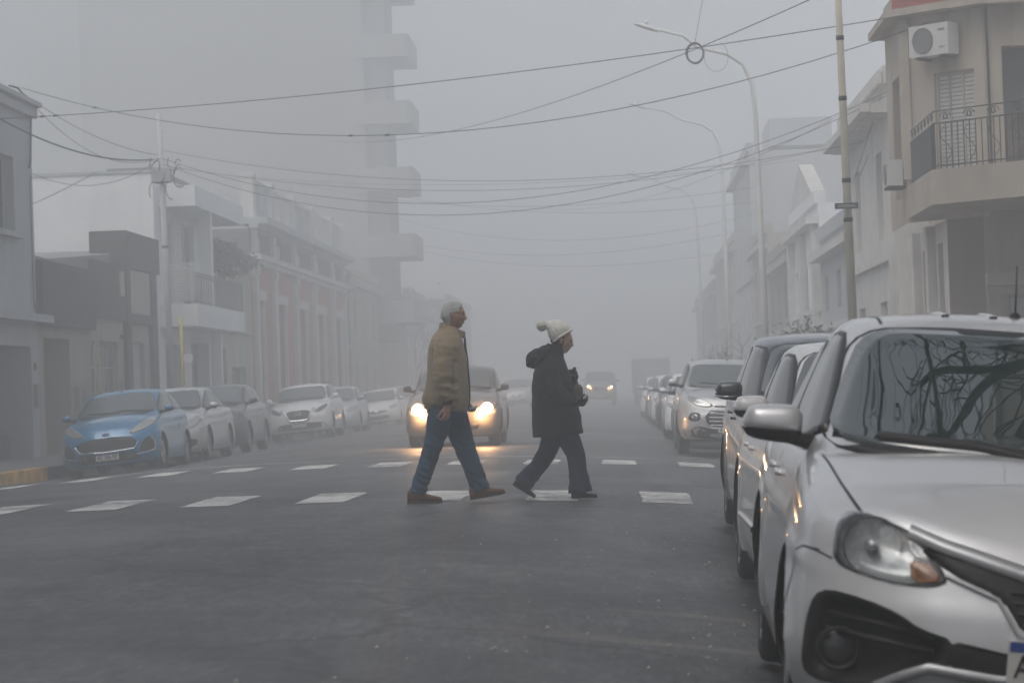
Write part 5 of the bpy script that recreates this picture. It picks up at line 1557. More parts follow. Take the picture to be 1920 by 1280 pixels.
    def rails(c, mat_, h=.05):
        for sg in (-1, 1):
            pts = []
            for i in range(13):
                s = lerp(c.sr+.22, c.tr-.1, i/12); xx = sg*(c.W/2*c.wr-.09); hh = c.cast('top', xx, s)[0]
                k = min(1, min(i, 12-i)/1.5)
                pts.append((xx, hh.y, hh.z+h*k-.005))
            MB().tube(pts, .014, 8).build('roof_rail', mat_, c.root, True)
    def rear(c):
        W2 = c.W/2
        for sg in (-1, 1):
            c.patch('tail_lamp', [(sg*(W2-.09), .80), (sg*(W2-.09), .94), (sg*(W2-.24), .93), (sg*(W2-.32), .84)], 'rear', MATS['tail_red'], .01, which='b', rings=4)
    def place(c, X, Y, label, group=None, rz=0, z=None, cat='car'):
        """X centre, Y of the front bumper"""
        tag(c.root, label, cat, group)
        yc = Y+c.L/2
        zz = ground_z(X-.0, yc) if z is None else z
        xl, xr = X-c.W/2, X+c.W/2
        gl, gr_ = ground_z(xl, yc), ground_z(xr, yc)
        c.root.location = (X, yc, (gl+gr_)/2)
        c.root.rotation_euler = (0, -atan2(gr_-gl, c.W-.15), rz)
        gf, gb = ground_z(X, Y+c.fo), ground_z(X, Y+c.fo+c.wb)
        c.root.rotation_euler[0] = atan2(gb-gf, c.wb)
        return c
mat('tail_red', (.30, .012, .012), .2, coat=.8)
def replace(root, X, Y, L, W, fo, wb, label, rz=0):
    """place an existing copy"""
    yc = Y+L/2; xl, xr = X-W/2, X+W/2; gl, gr_ = ground_z(xl, yc), ground_z(xr, yc)
    root.location = (X, yc, (gl+gr_)/2); root.rotation_euler = (atan2(ground_z(X, Y+fo+wb)-ground_z(X, Y+fo), wb), -atan2(gr_-gl, W-.15), rz)
    root['label'] = label
def in_poly(x, y, poly):
    r = False; n = len(poly)
    for i in range(n):
        (x1, y1), (x2, y2) = poly[i], poly[(i+1) % n]
        if (y1 > y) != (y2 > y) and x < (x2-x1)*(y-y1)/(y2-y1)+x1: r = not r
    return r
def shrink(poly, d):
    cx = sum(p[0] for p in poly)/len(poly); cy = sum(p[1] for p in poly)/len(poly)
    return [(p[0]-(p[0]-cx)/hypot(p[0]-cx, p[1]-cy)*d, p[1]-(p[1]-cy)/hypot(p[0]-cx, p[1]-cy)*d) for p in poly]
def cut(c, poly, d=.005):
    """open the nose panel inside a front view outline, its edge snapped to the outline"""
    for sg in (-1, 1):
        q = [tuple(p) for p in round_poly(shrink([(sg*x, z) for x, z in poly], d), 1)]
        cx = sum(p[0] for p in q)/len(q); cz = sum(p[1] for p in q)/len(q)
        b = bmesh.new(); b.from_mesh(c.body_me)
        ins = {v for v in b.verts if v.co.y < -c.L/2+1.0 and in_poly(v.co.x, v.co.z, q)}
        kill = [f for f in b.faces if all(v in ins for v in f.verts)]
        keep = {v for f in b.faces if f not in set(kill) for v in f.verts if v in ins} if len(kill) < 20 else None
        ks = set(kill)
        keep = {v for v in ins if any(f not in ks for f in v.link_faces)}
        for v in keep:
            dx, dz = v.co.x-cx, v.co.z-cz; best = None
            for i in range(len(q)):
                (x1, z1), (x2, z2) = q[i], q[(i+1) % len(q)]
                ex, ez = x2-x1, z2-z1; den = dx*ez-dz*ex
                if abs(den) < 1e-9: continue
                t = ((x1-cx)*ez-(z1-cz)*ex)/den; u = ((x1-cx)*dz-(z1-cz)*dx)/den
                if t > .99 and -.001 <= u <= 1.001: best = t if best is None else min(best, t)
            if best:
                nx, nz = cx+dx*best, cz+dz*best
                h = c.cast('front', nx, nz, which='b')
                if h: v.co = h[0]
        bmesh.ops.delete(b, geom=kill, context='FACES'); b.to_mesh(c.body_me); b.free()
def bowl(c, name, poly, mat_, depth=.07, rim=.012, parent=None, rings=4, off=.002, flat=.55):
    """a recess: outer lip on the panel, then walls going in, then a floor"""
    pts = clean_poly(round_poly(poly, 1), .02)
    cen = Vector((sum(p.x for p in pts)/len(pts), sum(p.y for p in pts)/len(pts)))
    vs = []; n = len(pts)
    R_ = max((p-cen).length for p in pts)
    prof = [(1, off, 0), (1-rim/R_*1.2, off, 0), (1-rim/R_*2.2, off-.01, depth*.5), (1-rim/R_*3.2, -.01, depth*.9)]+[(flat*(1-i/rings), -.01, depth) for i in range(rings)]
    last = None
    for k, of, pu in prof:
        for p in pts:
            q = cen+(p-cen)*k; h = c.cast('front', q.x, q.y, which='b') or last; last = h
            vs.append(h[0]+h[1]*of+Vector((0, pu, 0)))
    fs = []
    for j in range(len(prof)-1):
        for i in range(n):
            q = (i+1) % n; fs.append((j*n+i, j*n+q, (j+1)*n+q, (j+1)*n+i))
    fs.append(tuple(range((len(prof)-1)*n, len(prof)*n)))
    mb = MB(); mb.add(vs, fs); return mb.build(name, mat_, parent or c.root, True)
# ------------------------------------------------------------------ the three cars parked close by on the right
M_SILVER = paint('silver_paint', (.66, .67, .69), .35, .36)
M_SILVER2 = paint('silver_paint_pale', (.45, .455, .46), .7, .36)
M_WHITEP = paint('white_paint', (.84, .84, .83), .0, .3)
M_NAVY = paint('dark_blue_paint', (.035, .045, .065), .4, .28)
M_HLD0 = mat('fog_lamp_glass', (.05, .052, .055), .15, .3, var=.2, scale=30)
def silver_hatch():
    c = Car('parked_car', L=3.9, W=1.70, H=1.515, wb=2.46, fo=.78, r=.30, sill=.20, af=.60, nf=2.9,
            nose=[(.18, .12), (.26, .05), (.34, .01), (.42, 0), (.50, .005), (.58, .03), (.66, .06), (.74, .10), (.82, .16), (.95, .2)],
            shoulder=[(0, .665), (.08, .705), (.2, .775), (.35, .82), (.6, .875), (.95, .945), (1.2, .965), (2.4, .97), (3.9, 1.03)],
            crown=[(0, .02), (.15, .05), (.4, .075), (1.0, .065), (4, .05)],
            sc=.93, sr=1.72, tb=3.84, tr=3.45, wr=.74, dens=1.7, roofdrop=.05, roofrear=.08, n_g=7.5)
    c.paint_m = M_SILVER
    HL = [(-.735, .72), (-.722, .775), (-.69, .80), (-.645, .806), (-.54, .775), (-.475, .748), (-.42, .678), (-.378, .618), (-.43, .596), (-.52, .592), (-.63, .608), (-.71, .63), (-.735, .66)]
    HL = [(x, z-.004) for x, z in HL]
    WING = [(-.805, .33), (-.80, .45), (-.782, .53), (-.74, .556), (-.63, .540), (-.53, .508), (-.465, .468), (-.36, .443), (-.36, .36), (-.43, .35), (-.50, .31), (-.60, .265), (-.74, .262), (-.79, .28)]
    MID = [(-.38, .445), (-.23, .418), (0, .408), (.23, .418), (.38, .445), (.38, .355), (.23, .345), (-.23, .345), (-.38, .355)]
    GR = [(-.49, .722), (-.30, .668), (-.155, .632), (0, .62), (.155, .632), (.30, .668), (.49, .722), (.39, .642), (.225, .583), (.155, .475), (0, .462), (-.155, .475), (-.225, .583), (-.39, .642)]
    cut(c, HL); cut(c, WING)
    cut(c, [(-.16, .62), (.16, .62), (.14, .49), (-.14, .49)], .01)
    c.finish(M_SILVER)
    c.windows(M_GLASSW, wsx=.925, wst=.094, wsb=.02, sideglass=M_GLASSD, a_off=.12)
    c.seams(hood_x=.80, hw=.009)
    for sg in (-1, 1):
        hl = [(sg*-x, z) for x, z in HL]
        o = bowl(c, 'headlight', hl, M_LAMPDK, .075, .012)
        mb = MB()
        # round main reflector and its bulb shield
        def lp(x, z, dy): h = c.cast('front', x, z, which='b')[0]; return (h.x, h.y+dy, h.z)
        xm = sg*.615
        a = lp(xm, .70, .035)
        mb.lathe([(.088, 0), (.086, .012), (.078, .03), (.055, .048), (.02, .056), (.002, .058)], a, 'y', 28)
        mb.build('reflector', M_LAMPREF, o, True)
        mb = MB(); mb.lathe([(.002, -.012), (.018, -.008), (.02, .05)], a, 'y', 16); mb.build('bulb_shield', M_LAMPDK, o, True)
        mb = MB(); mb.lathe([(.093, -.004), (.093, .01), (.086, .012)], a, 'y', 28); mb.build('bezel', M_CHROME, o, True)
        b1 = lp(sg*.46, .645, .05)
        mb = MB(); vs = []
        AM = [(.508, .678), (.44, .668), (.405, .618), (.50, .606)]
        c.patch('indicator', [(sg*x, z) for x, z in AM], 'front', M_AMBER, -.014, which='b', rings=3, parent=o, dome=.008)
        IN = [(.52, .76), (.47, .735), (.43, .68), (.50, .69)]
        c.patch('park_lamp', [(sg*x, z) for x, z in IN], 'front', M_LAMPREF, -.018, which='b', rings=3, parent=o, dome=.008)
        c.patch('lens', shrink(hl, .004), 'front', M_LENS, .005, which='b', rings=6, parent=o, dome=.004, step=.03)
        wg = [(sg*-x, z) for x, z in WING]
        o2 = bowl(c, 'bumper_intake', wg, M_BLACK, .06, .02)
        f = lp(sg*.70, .375, .028)
        mb = MB(); mb.lathe([(.07, .0), (.07, -.012), (.062, -.016), (.055, 0)], f, 'y', 24); mb.build('fog_lamp_ring', M_BLACK, o2, True)
        mb = MB(); mb.lathe([(.055, .012), (.05, .006), (.03, .002), (.001, .0)], f, 'y', 24); mb.build('fog_lamp', M_HLD0, o2, True)
        for q in range(2):
            mb = MB(); zz = .47-.05*q
            mb.tube([Vector(lp(sg*.42, zz-.02, .03)), Vector(lp(sg*.60, zz, .03)), Vector(lp(sg*.74, zz+.01, .035))], .011, 6); mb.build('slat', M_BLACK, o2, True)
        c.ribbon('bumper_gap', [(sg*.735, .648), (sg*.775, .664), (sg*.80, .67)], 'front', M_SEAL, .007, .002, which='b')
        c.ribbon('bumper_gap', [(.30, .668), (.40, .672), (.455, .655), (.47, .60), (.465, .36)], 'side', M_SEAL, .008, .0015, sg, 'b')
        c.disc('side_repeater', 0, 0, 0.001, M_AMBER, 'front') if 0 else None
    c.patch('bumper_intake', MID, 'front', M_BLACK, .003, which='b', rings=4)
    g = c.patch('grille', GR, 'front', M_BLACK, .003, which='b', rings=6, rounded=1, step=.02)
    for k in range(4):
        z = .60-.032*k; xx = .20-.012*k
        c.ribbon('slat', [(-xx, z), (0, z-.006), (xx, z)], 'front', M_SEAL, .010, .006, which='b', h=.006, parent=g)
    top = [(-.505, .752), (-.40, .716), (-.30, .692), (-.155, .654), (0, .640), (.155, .654), (.30, .692), (.40, .716), (.505, .752)]
    c.ribbon('grille_bar', top, 'front', M_SATIN, .042, .005, which='b', h=.008, step=.02)
    for sg in (-1, 1):
        c.ribbon('grille_edge', [(sg*.40, .634), (sg*.235, .574), (sg*.175, .478), (sg*.10, .458), (0, .456)], 'front', M_SATIN, .012, .006, which='b', h=.005, step=.02)
    # oval badge on the bar
    e = c.disc('badge', 0, .662, .062, M_CHROME, off=.016, sy=.68, dome=.004)
    c.disc('badge_field', 0, .662, .050, M_BLACK, off=.021, sy=.62, parent=e, dome=.002)
    c.disc('badge_ring', 0, .662, .026, M_CHROME, off=.024, sy=1.1, parent=e)
    c.ribbon('skid_bar', [(-.60, .262), (-.50, .322), (-.43, .352), (-.23, .335), (0, .33), (.23, .335), (.43, .352), (.50, .322), (.60, .262)], 'front', M_SATIN, .030, .006, which='b', h=.012, step=.02)
    c.plate(.395, 'AC 158 FD', off=.02)
    c.wheels(M_RIM, 5)
    c.mirrors(M_SILVER, s=1.30, z=1.045, low=M_BLACK, w=.215, h=.145, out=.05)
    # wipers resting at the bottom of the screen
    for (x0, z0_, x1, z1_, w_) in ((-.56, 1.02, .05, .985, .016), (-.03, 1.035, .60, .992, .016)):
        c.ribbon('wiper', [(x0, z0_), (lerp(x0, x1, .5), (z0_+z1_)/2+.008), (x1, z1_)], 'front', M_BLACK, w_, .010, which='g', h=.014)
        c.ribbon('wiper_arm', [((x0+x1)/2-.02, (z0_+z1_)/2+.012), (x1-.05, z1_-.012), (x1+.10, z1_-.03)], 'front', M_BLACK, .018, .016, which='g', h=.012)
    c.antenna(s=2.02, l=.20, x=.0, lean=.25)
    for xx in (-.27, -.09, .09, .27):       # pressed roof ribs
        c.ribbon('roof_rib', [(xx, 1.95), (xx, 2.6), (xx, 3.3)], 'top', M_SILVER, .03, .001, which='g', h=.006)
    for sg in (-1, 1):
        c.ribbon('roof_gutter', [(sg*.515, 1.86), (sg*.53, 2.4), (sg*.53, 3.2)], 'top', M_SEAL, .012, .0015, which='g')
    for sg in (-1, 1):
        c.ribbon('sill_trim', [(.80+.36, .235), (2.0, .235), (3.24-.36, .235)], 'side', M_BLACK, .07, .006, sg, 'b', h=.004)
    c.rear()
    return c
M_GLASSW = glass_mat('screen_glass', (.016, .032, .034), .0, .5)
M_GLASSW.node_tree.nodes['Principled BSDF'].inputs['IOR'].default_value = 2.25
M_GLASSW.node_tree.nodes['Principled BSDF'].inputs['Roughness'].default_value = .005
for l_ in list(M_GLASSW.node_tree.nodes['Principled BSDF'].inputs['Roughness'].links): M_GLASSW.node_tree.links.remove(l_)
near1 = silver_hatch().place(1.335, 8.0, 'biggest silver hatchback nearest the camera, bare branches mirrored in its windscreen', rz=R(-1.2))

def white_hatch():
    c = Car('parked_car', L=4.0, W=1.69, H=1.50, wb=2.5, fo=.80, r=.30, wr=.76, sc=.95, sr=1.75, dens=1.3)
    c.paint_m = M_WHITEP; c.finish(M_WHITEP); c.windows(M_GLASS, sideglass=M_GLASSD, wsx=.88); c.seams(); c.wheels(M_RIM, 5)
    c.mirrors(M_WHITEP, s=1.32, z=1.075, low=M_BLACK, w=.19, h=.14, out=.05)
    for sg in (-1, 1):
        c.patch('headlight', [(sg*.80, .70), (sg*.78, .80), (sg*.62, .79), (sg*.42, .68), (sg*.46, .62), (sg*.72, .63)], 'front', M_LAMPDK, .004, which='b')
        c.ribbon('body_trim', [(1.15, .42), (2.9, .42)], 'side', M_WHITEP, .03, .004, sg, 'b', h=.008)
    c.patch('grille', [(-.32, .62), (.32, .62), (.26, .52), (-.26, .52)], 'front', M_BLACK, .004, which='b')
    c.patch('bumper_intake', [(-.5, .42), (.5, .42), (.42, .28), (-.42, .28)], 'front', M_BLACK, .004, which='b')
    c.plate(.46); c.wipers(); c.rear(); return c
near2 = white_hatch().place(1.49, 12.95, 'white hatchback parked between the near silver hatchback and the dark blue car')
def dark_suv():
    c = Car('parked_car', L=4.45, W=1.82, H=1.60, wb=2.67, fo=.88, r=.34, sill=.24, wr=.78, sc=1.05, sr=1.85, tb=4.4, tr=3.9, dens=1.2,
            shoulder=[(0, .80), (.25, .88), (.9, 1.0), (1.15, 1.03), (2.4, 1.04), (4.2, 1.1)], nose=[(.18, .10), (.26, .03), (.40, 0), (.55, 0), (.75, .06), (.9, .16)])
    c.paint_m = M_NAVY; c.finish(M_NAVY); c.windows(M_GLASS, sideglass=M_GLASSD, wsx=.88); c.seams(); c.wheels(M_RIM, 5, wide=.21)
    c.mirrors(mat('mirror_black', (.03, .035, .042), .3, coat=.8), s=1.45, z=1.17, low=M_BLACK, w=.20, h=.15, out=.06)
    for o in [x for x in c.root.children if x.name.startswith('side_mirror')]: pass
    for sg in (-1, 1):
        c.patch('headlight', [(sg*.85, .80), (sg*.80, .90), (sg*.62, .88), (sg*.42, .80), (sg*.46, .74), (sg*.76, .73)], 'front', M_LAMPDK, .004, which='b')
        x = c.W/2; s_ = 1.45
        MB().tube([(sg*(x+.01), s_-c.L/2-.075, 1.135), (sg*(x+.1), s_-c.L/2-.07, 1.125), (sg*(x+.165), s_-c.L/2-.03, 1.13)], .008, 6).build('mirror_trim', M_CHROME, c.root, True)
    c.patch('grille', [(-.45, .80), (.45, .80), (.38, .60), (-.38, .60)], 'front', M_BLACK, .004, which='b')
    c.plate(.5); c.wipers(); c.rear(); return c
near3 = dark_suv().place(1.68, 17.8, 'dark blue sport utility car with a black wing mirror, parked third in the near row')
# ------------------------------------------------------------------ cars along both kerbs and in the road
P_BLUE = paint('bright_blue_paint', (.003, .165, .36), .15, .3)
P_SIL = paint('silver_car_paint', (.50, .51, .52), .45, .38)
P_DKG = paint('graphite_paint', (.095, .097, .10), .5, .35)
P_WHT = paint('white_car_paint', (.78, .78, .78), 0, .35)
P_BEI = paint('grey_beige_paint', (.17, .17, .17), .5, .4)
P_BLK = paint('black_car_paint', (.025, .026, .03), .2, .3)
M_HLG = mat('headlamp_glass', (.36, .37, .375), .12, .45, var=.35, scale=22, coat=1)
M_HLD = mat('headlamp_smoke', (.12, .125, .13), .15, .4, var=.35, scale=22, coat=1)
def sym(c, name, poly, m, **k):
    return [c.patch(name, [(sg*x, z) for x, z in poly], 'front', m, which='b', **k) for sg in (-1, 1)]
def lit(c, xs_, z, en=60, r=.055, m=M_LIT, spot=500):
    for x in xs_:
        o = c.disc('lit_lamp', x, z, r, m, off=.012)
        h = c.cast('front', x, z, which='b')[0]
        for kind in ('SPOT', 'POINT'):
            if kind == 'SPOT' and not spot: continue
            ld = bpy.data.lights.new('headlamp_beam' if kind == 'SPOT' else 'headlamp_glow', kind)
            ld.color = (1, .60, .28) if kind == 'SPOT' else (1, .50, .20); ld.energy = spot if kind == 'SPOT' else en
            ld.shadow_soft_size = .05
            lo = bpy.data.objects.new(ld.name, ld); COL.objects.link(lo); lo.parent = o
            lo.location = (h.x*(1 if kind == 'SPOT' else .97), h.y-(.10 if kind == 'SPOT' else .22), h.z-(0 if kind == 'SPOT' else .04))
            if kind == 'SPOT': ld.spot_size = R(75); ld.spot_blend = .8; lo.rotation_euler = (R(90-11), 0, 0)

# bright blue hatchback
c = Car('parked_car', L=3.97, W=1.73, H=1.47, wb=2.49, fo=.80, r=.30, sill=.17, wr=.75, sc=.98, sr=1.85, tb=3.9, tr=3.4, nf=2.6, af=.6,
        shoulder=[(0, .70), (.1, .74), (.3, .82), (.95, .94), (1.2, .96), (2.4, .97), (3.9, 1.03)], n_g=6)
c.paint_m = P_BLUE; c.finish(P_BLUE); c.windows(M_GLASSF, sideglass=M_GLASSD); c.seams(); c.wheels(M_RIM, 7)
for o in c.wh: pass
sym(c, 'headlight', [(.40, .675), (.46, .665), (.60, .70), (.80, .80), (.835, .90), (.78, .93), (.62, .87), (.46, .76)], M_HLG, off=.006)
sym(c, 'indicator', [(.41, .685), (.46, .68), (.47, .72), (.44, .73)], M_AMBER, off=.010, rings=3)
g = c.patch('grille', [(-.42, .625), (0, .645), (.42, .625), (.54, .53), (.46, .425), (0, .405), (-.46, .425), (-.54, .53)], 'front', M_BLACK, .004, which='b', rings=6)
dm = MB(); k = 0
for r_ in range(6):
    for q in range(-9, 10):
        x = q*.052+(.026 if r_ % 2 else 0); z = .435+.034*r_
        if abs(x) < .44+.5*(z-.42 if z < .53 else .60-z):
            h = c.cast('front', x, z, which='b')[0]; dm.add([(h.x-.012, h.y-.008, z), (h.x, h.y-.008, z-.006), (h.x+.012, h.y-.008, z), (h.x, h.y-.008, z+.006), (h.x, h.y-.016, z)], [(0, 1, 4), (1, 2, 4), (2, 3, 4), (3, 0, 4)])
dm.build('grille_studs', M_SATIN, g)
c.ribbon('grille_trim', [(-.56, .53), (-.47, .41), (0, .388), (.47, .41), (.56, .53)], 'front', M_CHROME, .016, .006, which='b', h=.006)
b_ = c.disc('badge', 0, .69, .065, M_CHROME, off=.010, sy=.42)
c.disc('badge_field', 0, .69, .055, M_BLUEPL, off=.014, sy=.36, parent=b_)
c.ribbon('badge_line', [(-.03, .69), (.03, .692)], 'front', M_CHROME, .008, .017, which='b', parent=b_)
sym(c, 'fog_recess', [(.62, .52), (.72, .60), (.80, .47), (.79, .36), (.60, .34), (.56, .40)], M_BLACK, off=.004)
for sg in (-1, 1): c.ribbon('fog_trim', [(sg*.73, .63), (sg*.80, .50), (sg*.80, .355), (sg*.62, .315), (sg*.5, .305)], 'front', M_CHROME, .010, .008, which='b', h=.004)
c.patch('bumper_intake', [(-.50, .36), (.50, .36), (.55, .25), (.45, .215), (-.45, .215), (-.55, .25)], 'front', M_BLACK, .003, which='b')
c.plate(.315, 'AC 766 RP', off=.018); c.mirrors(P_BLUE, s=1.36, z=1.05, low=M_BLACK, w=.17, h=.13, out=.07)
c.antenna(s=2.0, l=.26, lean=.35); c.wipers(); c.rear()
blue_car = c.place(-8.90, 44.9, 'bright blue hatchback at the front of the left hand row')

# silver saloon behind it
c = Car('parked_car', L=4.6, W=1.80, H=1.50, wb=2.70, fo=.90, r=.32, sill=.19, wr=.75, sc=1.05, sr=1.98, tb=4.25, tr=3.35, nf=2.5, af=.65,
        shoulder=[(0, .68), (.1, .73), (.3, .82), (.95, .94), (1.3, .97), (2.8, .98), (3.8, 1.02), (4.6, 1.0)], n_g=6)
c.paint_m = P_SIL; c.finish(P_SIL); c.windows(M_GLASSF, sideglass=M_GLASSD); c.seams(); c.wheels(M_RIM, 7)
sym(c, 'headlight', [(.36, .64), (.50, .60), (.68, .64), (.84, .76), (.87, .88), (.76, .87), (.56, .78), (.40, .70)], M_HLG, off=.006)
c.patch('grille', [(-.42, .66), (.42, .66), (.34, .58), (-.34, .58)], 'front', M_BLACK, .004, which='b')
c.patch('bumper_intake', [(-.58, .46), (0, .48), (.58, .46), (.70, .34), (.55, .26), (-.55, .26), (-.70, .34)], 'front', M_BLACK, .004, which='b')
sym(c, 'fog_recess', [(.48, .44), (.72, .45), (.78, .38), (.70, .30), (.5, .28)], M_BLACK, off=.006)
c.ribbon('bumper_trim', [(-.72, .26), (-.4, .225), (.4, .225), (.72, .26)], 'front', M_SATIN, .03, .006, which='b', h=.004)
c.disc('badge', 0, .70, .05, M_CHROME, off=.012, sy=1.3)
c.plate(.40, 'AB 412 KN'); c.mirrors(P_SIL, s=1.45, z=1.06, low=M_BLACK, w=.17, h=.13, out=.06); c.wipers(); c.rear()
for sg in (-1, 1): c.ribbon('chrome_window_line', [(1.6, 1.015), (2.8, 1.03), (3.6, 1.06)], 'side', M_CHROME, .012, .004, sg)
sil_saloon = c.place(-8.98, 50.2, 'silver saloon parked directly behind the bright blue hatchback')

# graphite crossover
c = Car('parked_car', L=4.4, W=1.82, H=1.56, wb=2.64, fo=.88, r=.33, sill=.22, wr=.76, sc=1.05, sr=1.92, tb=4.35, tr=3.8, dens=.8, n_g=6,
        shoulder=[(0, .76), (.1, .80), (.3, .88), (.95, .99), (1.3, 1.02), (2.8, 1.04), (4.4, 1.08)])
c.paint_m = P_DKG; c.finish(P_DKG); c.windows(M_GLASSF, sideglass=M_GLASSD); c.seams(); c.wheels(M_RIM, 5)
sym(c, 'headlight', [(.40, .72), (.60, .70), (.84, .80), (.86, .90), (.60, .84)], M_HLD, off=.006)
c.patch('grille', [(-.45, .78), (.45, .78), (.36, .60), (-.36, .60)], 'front', M_BLACK, .004, which='b')
c.patch('bumper_intake', [(-.6, .45), (.6, .45), (.5, .28), (-.5, .28)], 'front', M_BLACK, .004, which='b')
c.plate(.5); c.mirrors(P_DKG, s=1.45, z=1.13, low=M_BLACK, w=.18, h=.15, out=.06); c.wipers(); c.rear()
graph = c.place(-8.98, 55.75, 'dark graphite car between the silver saloon and the white crossover')

# white crossover with the V shaped chrome grille surround
c = Car('parked_car', L=4.3, W=1.76, H=1.59, wb=2.62, fo=.86, r=.34, sill=.24, wr=.77, sc=1.02, sr=1.78, tb=4.25, tr=3.8, dens=1, n_g=6,
        shoulder=[(0, .82), (.1, .86), (.3, .93), (.95, 1.03), (1.3, 1.06), (2.8, 1.07), (4.3, 1.12)], nose=[(.18, .14), (.30, .05), (.45, 0), (.60, 0), (.80, .06), (.9, .12), (1, .2)])
c.paint_m = P_WHT; c.finish(P_WHT); c.windows(M_GLASSF, sideglass=M_GLASSD, wst=.10); c.seams(); c.wheels(M_RIM, 5)
sym(c, 'headlight', [(.42, .76), (.60, .74), (.80, .86), (.82, .98), (.60, .88)], M_HLD, off=.006)
g = c.patch('grille', [(-.40, .84), (.40, .84), (.27, .57), (-.27, .57)], 'front', M_BLACK, .004, which='b')
c.ribbon('chrome_v', [(-.50, .85), (-.40, .84), (-.26, .555), (0, .545), (.26, .555), (.40, .84), (.50, .85)], 'front', M_CHROME, .055, .008, which='b', h=.01)
b_ = c.disc('badge', 0, .72, .085, M_CHROME, off=.012); c.disc('badge_hole', 0, .72, .065, M_BLACK, off=.016, parent=b_)
c.ribbon('badge_bar', [(-.09, .72), (.09, .72)], 'front', M_CHROME, .028, .02, which='b', parent=b_)
c.patch('bumper_intake', [(-.78, .40), (-.55, .48), (.55, .48), (.78, .40), (.70, .26), (-.70, .26)], 'front', M_BLACK, .004, which='b')
c.ribbon('skid_bar', [(-.62, .30), (0, .27), (.62, .30)], 'front', M_SATIN, .035, .008, which='b', h=.006)
c.plate(.44, 'AD 205 GT', dark=False); c.mirrors(P_WHT, s=1.42, z=1.17, w=.18, h=.14, out=.07); c.rails(M_BLACK, .04); c.wipers(); c.rear()
white_suv = c.place(-9.0, 72.7, 'white crossover with a chrome edged black grille, left kerb')

def simple(L, W, H, col, hl, gr, lab, X, Y, mir=None, glass=M_GLASSF, name='parked_car', lamp=M_HLG, badge=True, dens=.75, **k):
    c = Car(name, L=L, W=W, H=H, dens=dens, n_g=6, **k)
    c.paint_m = col; c.finish(col); c.windows(glass, sideglass=M_GLASSD); c.seams(); c.wheels(M_STEEL, 6, detail=1)
    sym(c, 'headlight', hl, lamp, off=.006, rings=3); g = c.patch('grille', gr, 'front', M_BLACK, .004, which='b', rings=3)
    if badge: c.disc('badge', 0, sum(z for _, z in gr)/len(gr), .05, M_CHROME, off=.012)
    c.patch('bumper_intake', [(-.5, .42), (.5, .42), (.42, .28), (-.42, .28)], 'front', M_BLACK, .004, which='b', rings=3)
    c.plate(.47); c.mirrors(mir or col, low=M_BLACK, w=.15, h=.12, out=.06); c.wipers(); c.rear()
    if lab: c.place(X, Y, lab)
    return c
HL1 = [(.40, .66), (.55, .63), (.72, .66), (.80, .76), (.76, .80), (.52, .75)]
GR1 = [(-.34, .68), (.34, .68), (.28, .58), (-.28, .58)]
silver_small = simple(4.0, 1.70, 1.50, P_SIL, [(.42, .70), (.60, .66), (.78, .74), (.80, .86), (.60, .82)], GR1, 'small silver hatchback half hidden behind the white crossover', -8.98, 80.6, wr=.76,
    shoulder=[(0, .72), (.1, .76), (.3, .85), (.95, .96), (1.2, .98), (2.4, .98), (4, 1.03)], sc=.95, sr=1.7)
white_old = simple(3.85, 1.62, 1.39, P_WHT, HL1, [(-.36, .60), (.36, .60), (.34, .52), (-.34, .52)], 'older low white hatchback parked farthest along the left kerb before the haze', -8.80, 94.0, wr=.80, fo=.74, wb=2.45, r=.28,
    shoulder=[(0, .64), (.1, .68), (.3, .76), (.95, .87), (1.2, .89), (2.4, .89), (4, .93)], sc=1.0, sr=1.75, tb=3.75, tr=3.25)

# silver grey car coming on with its headlights lit
c = simple(4.0, 1.64, 1.44, P_BEI, [(.34, .62), (.50, .58), (.70, .62), (.78, .72), (.70, .75), (.46, .70)], [(-.30, .66), (.30, .66), (.26, .59), (-.26, .59)], None, 0, 0, name='moving_car', mir=M_BLACK, wr=.78,
    shoulder=[(0, .66), (.1, .70), (.3, .78), (.95, .91), (1.2, .93), (2.4, .93), (4, .95)], sc=1.0, sr=1.75, tb=3.5, tr=2.95, dens=1)
lit(c, (-.60, .60), .655, en=72, r=.092, spot=800)
c.place(-2.96, 45.2, 'grey car driving toward the crossing with both headlights glowing orange', cat='car')
# distant pick-up with small headlights
c = simple(4.8, 1.78, 1.78, P_BEI, [(.50, .90), (.74, .90), (.76, 1.0), (.50, 1.0)], [(-.42, .98), (.42, .98), (.40, .76), (-.40, .76)], None, 0, 0, name='moving_car', r=.36, sill=.3, dens=.6,
    shoulder=[(0, 1.02), (.1, 1.06), (.3, 1.12), (.95, 1.2), (1.2, 1.22), (2.4, 1.22), (4.8, 1.22)], sc=1.1, sr=1.8, tb=3.6, tr=3.2, nose=[(.3, .05), (.5, 0), (.9, .02), (1.1, .1)])
lit(c, (-.60, .60), .95, en=18, r=.07, m=M_LITW, spot=0)
c.place(-1.2, 138, 'faint distant vehicle with two small headlights deep in the haze', cat='car')

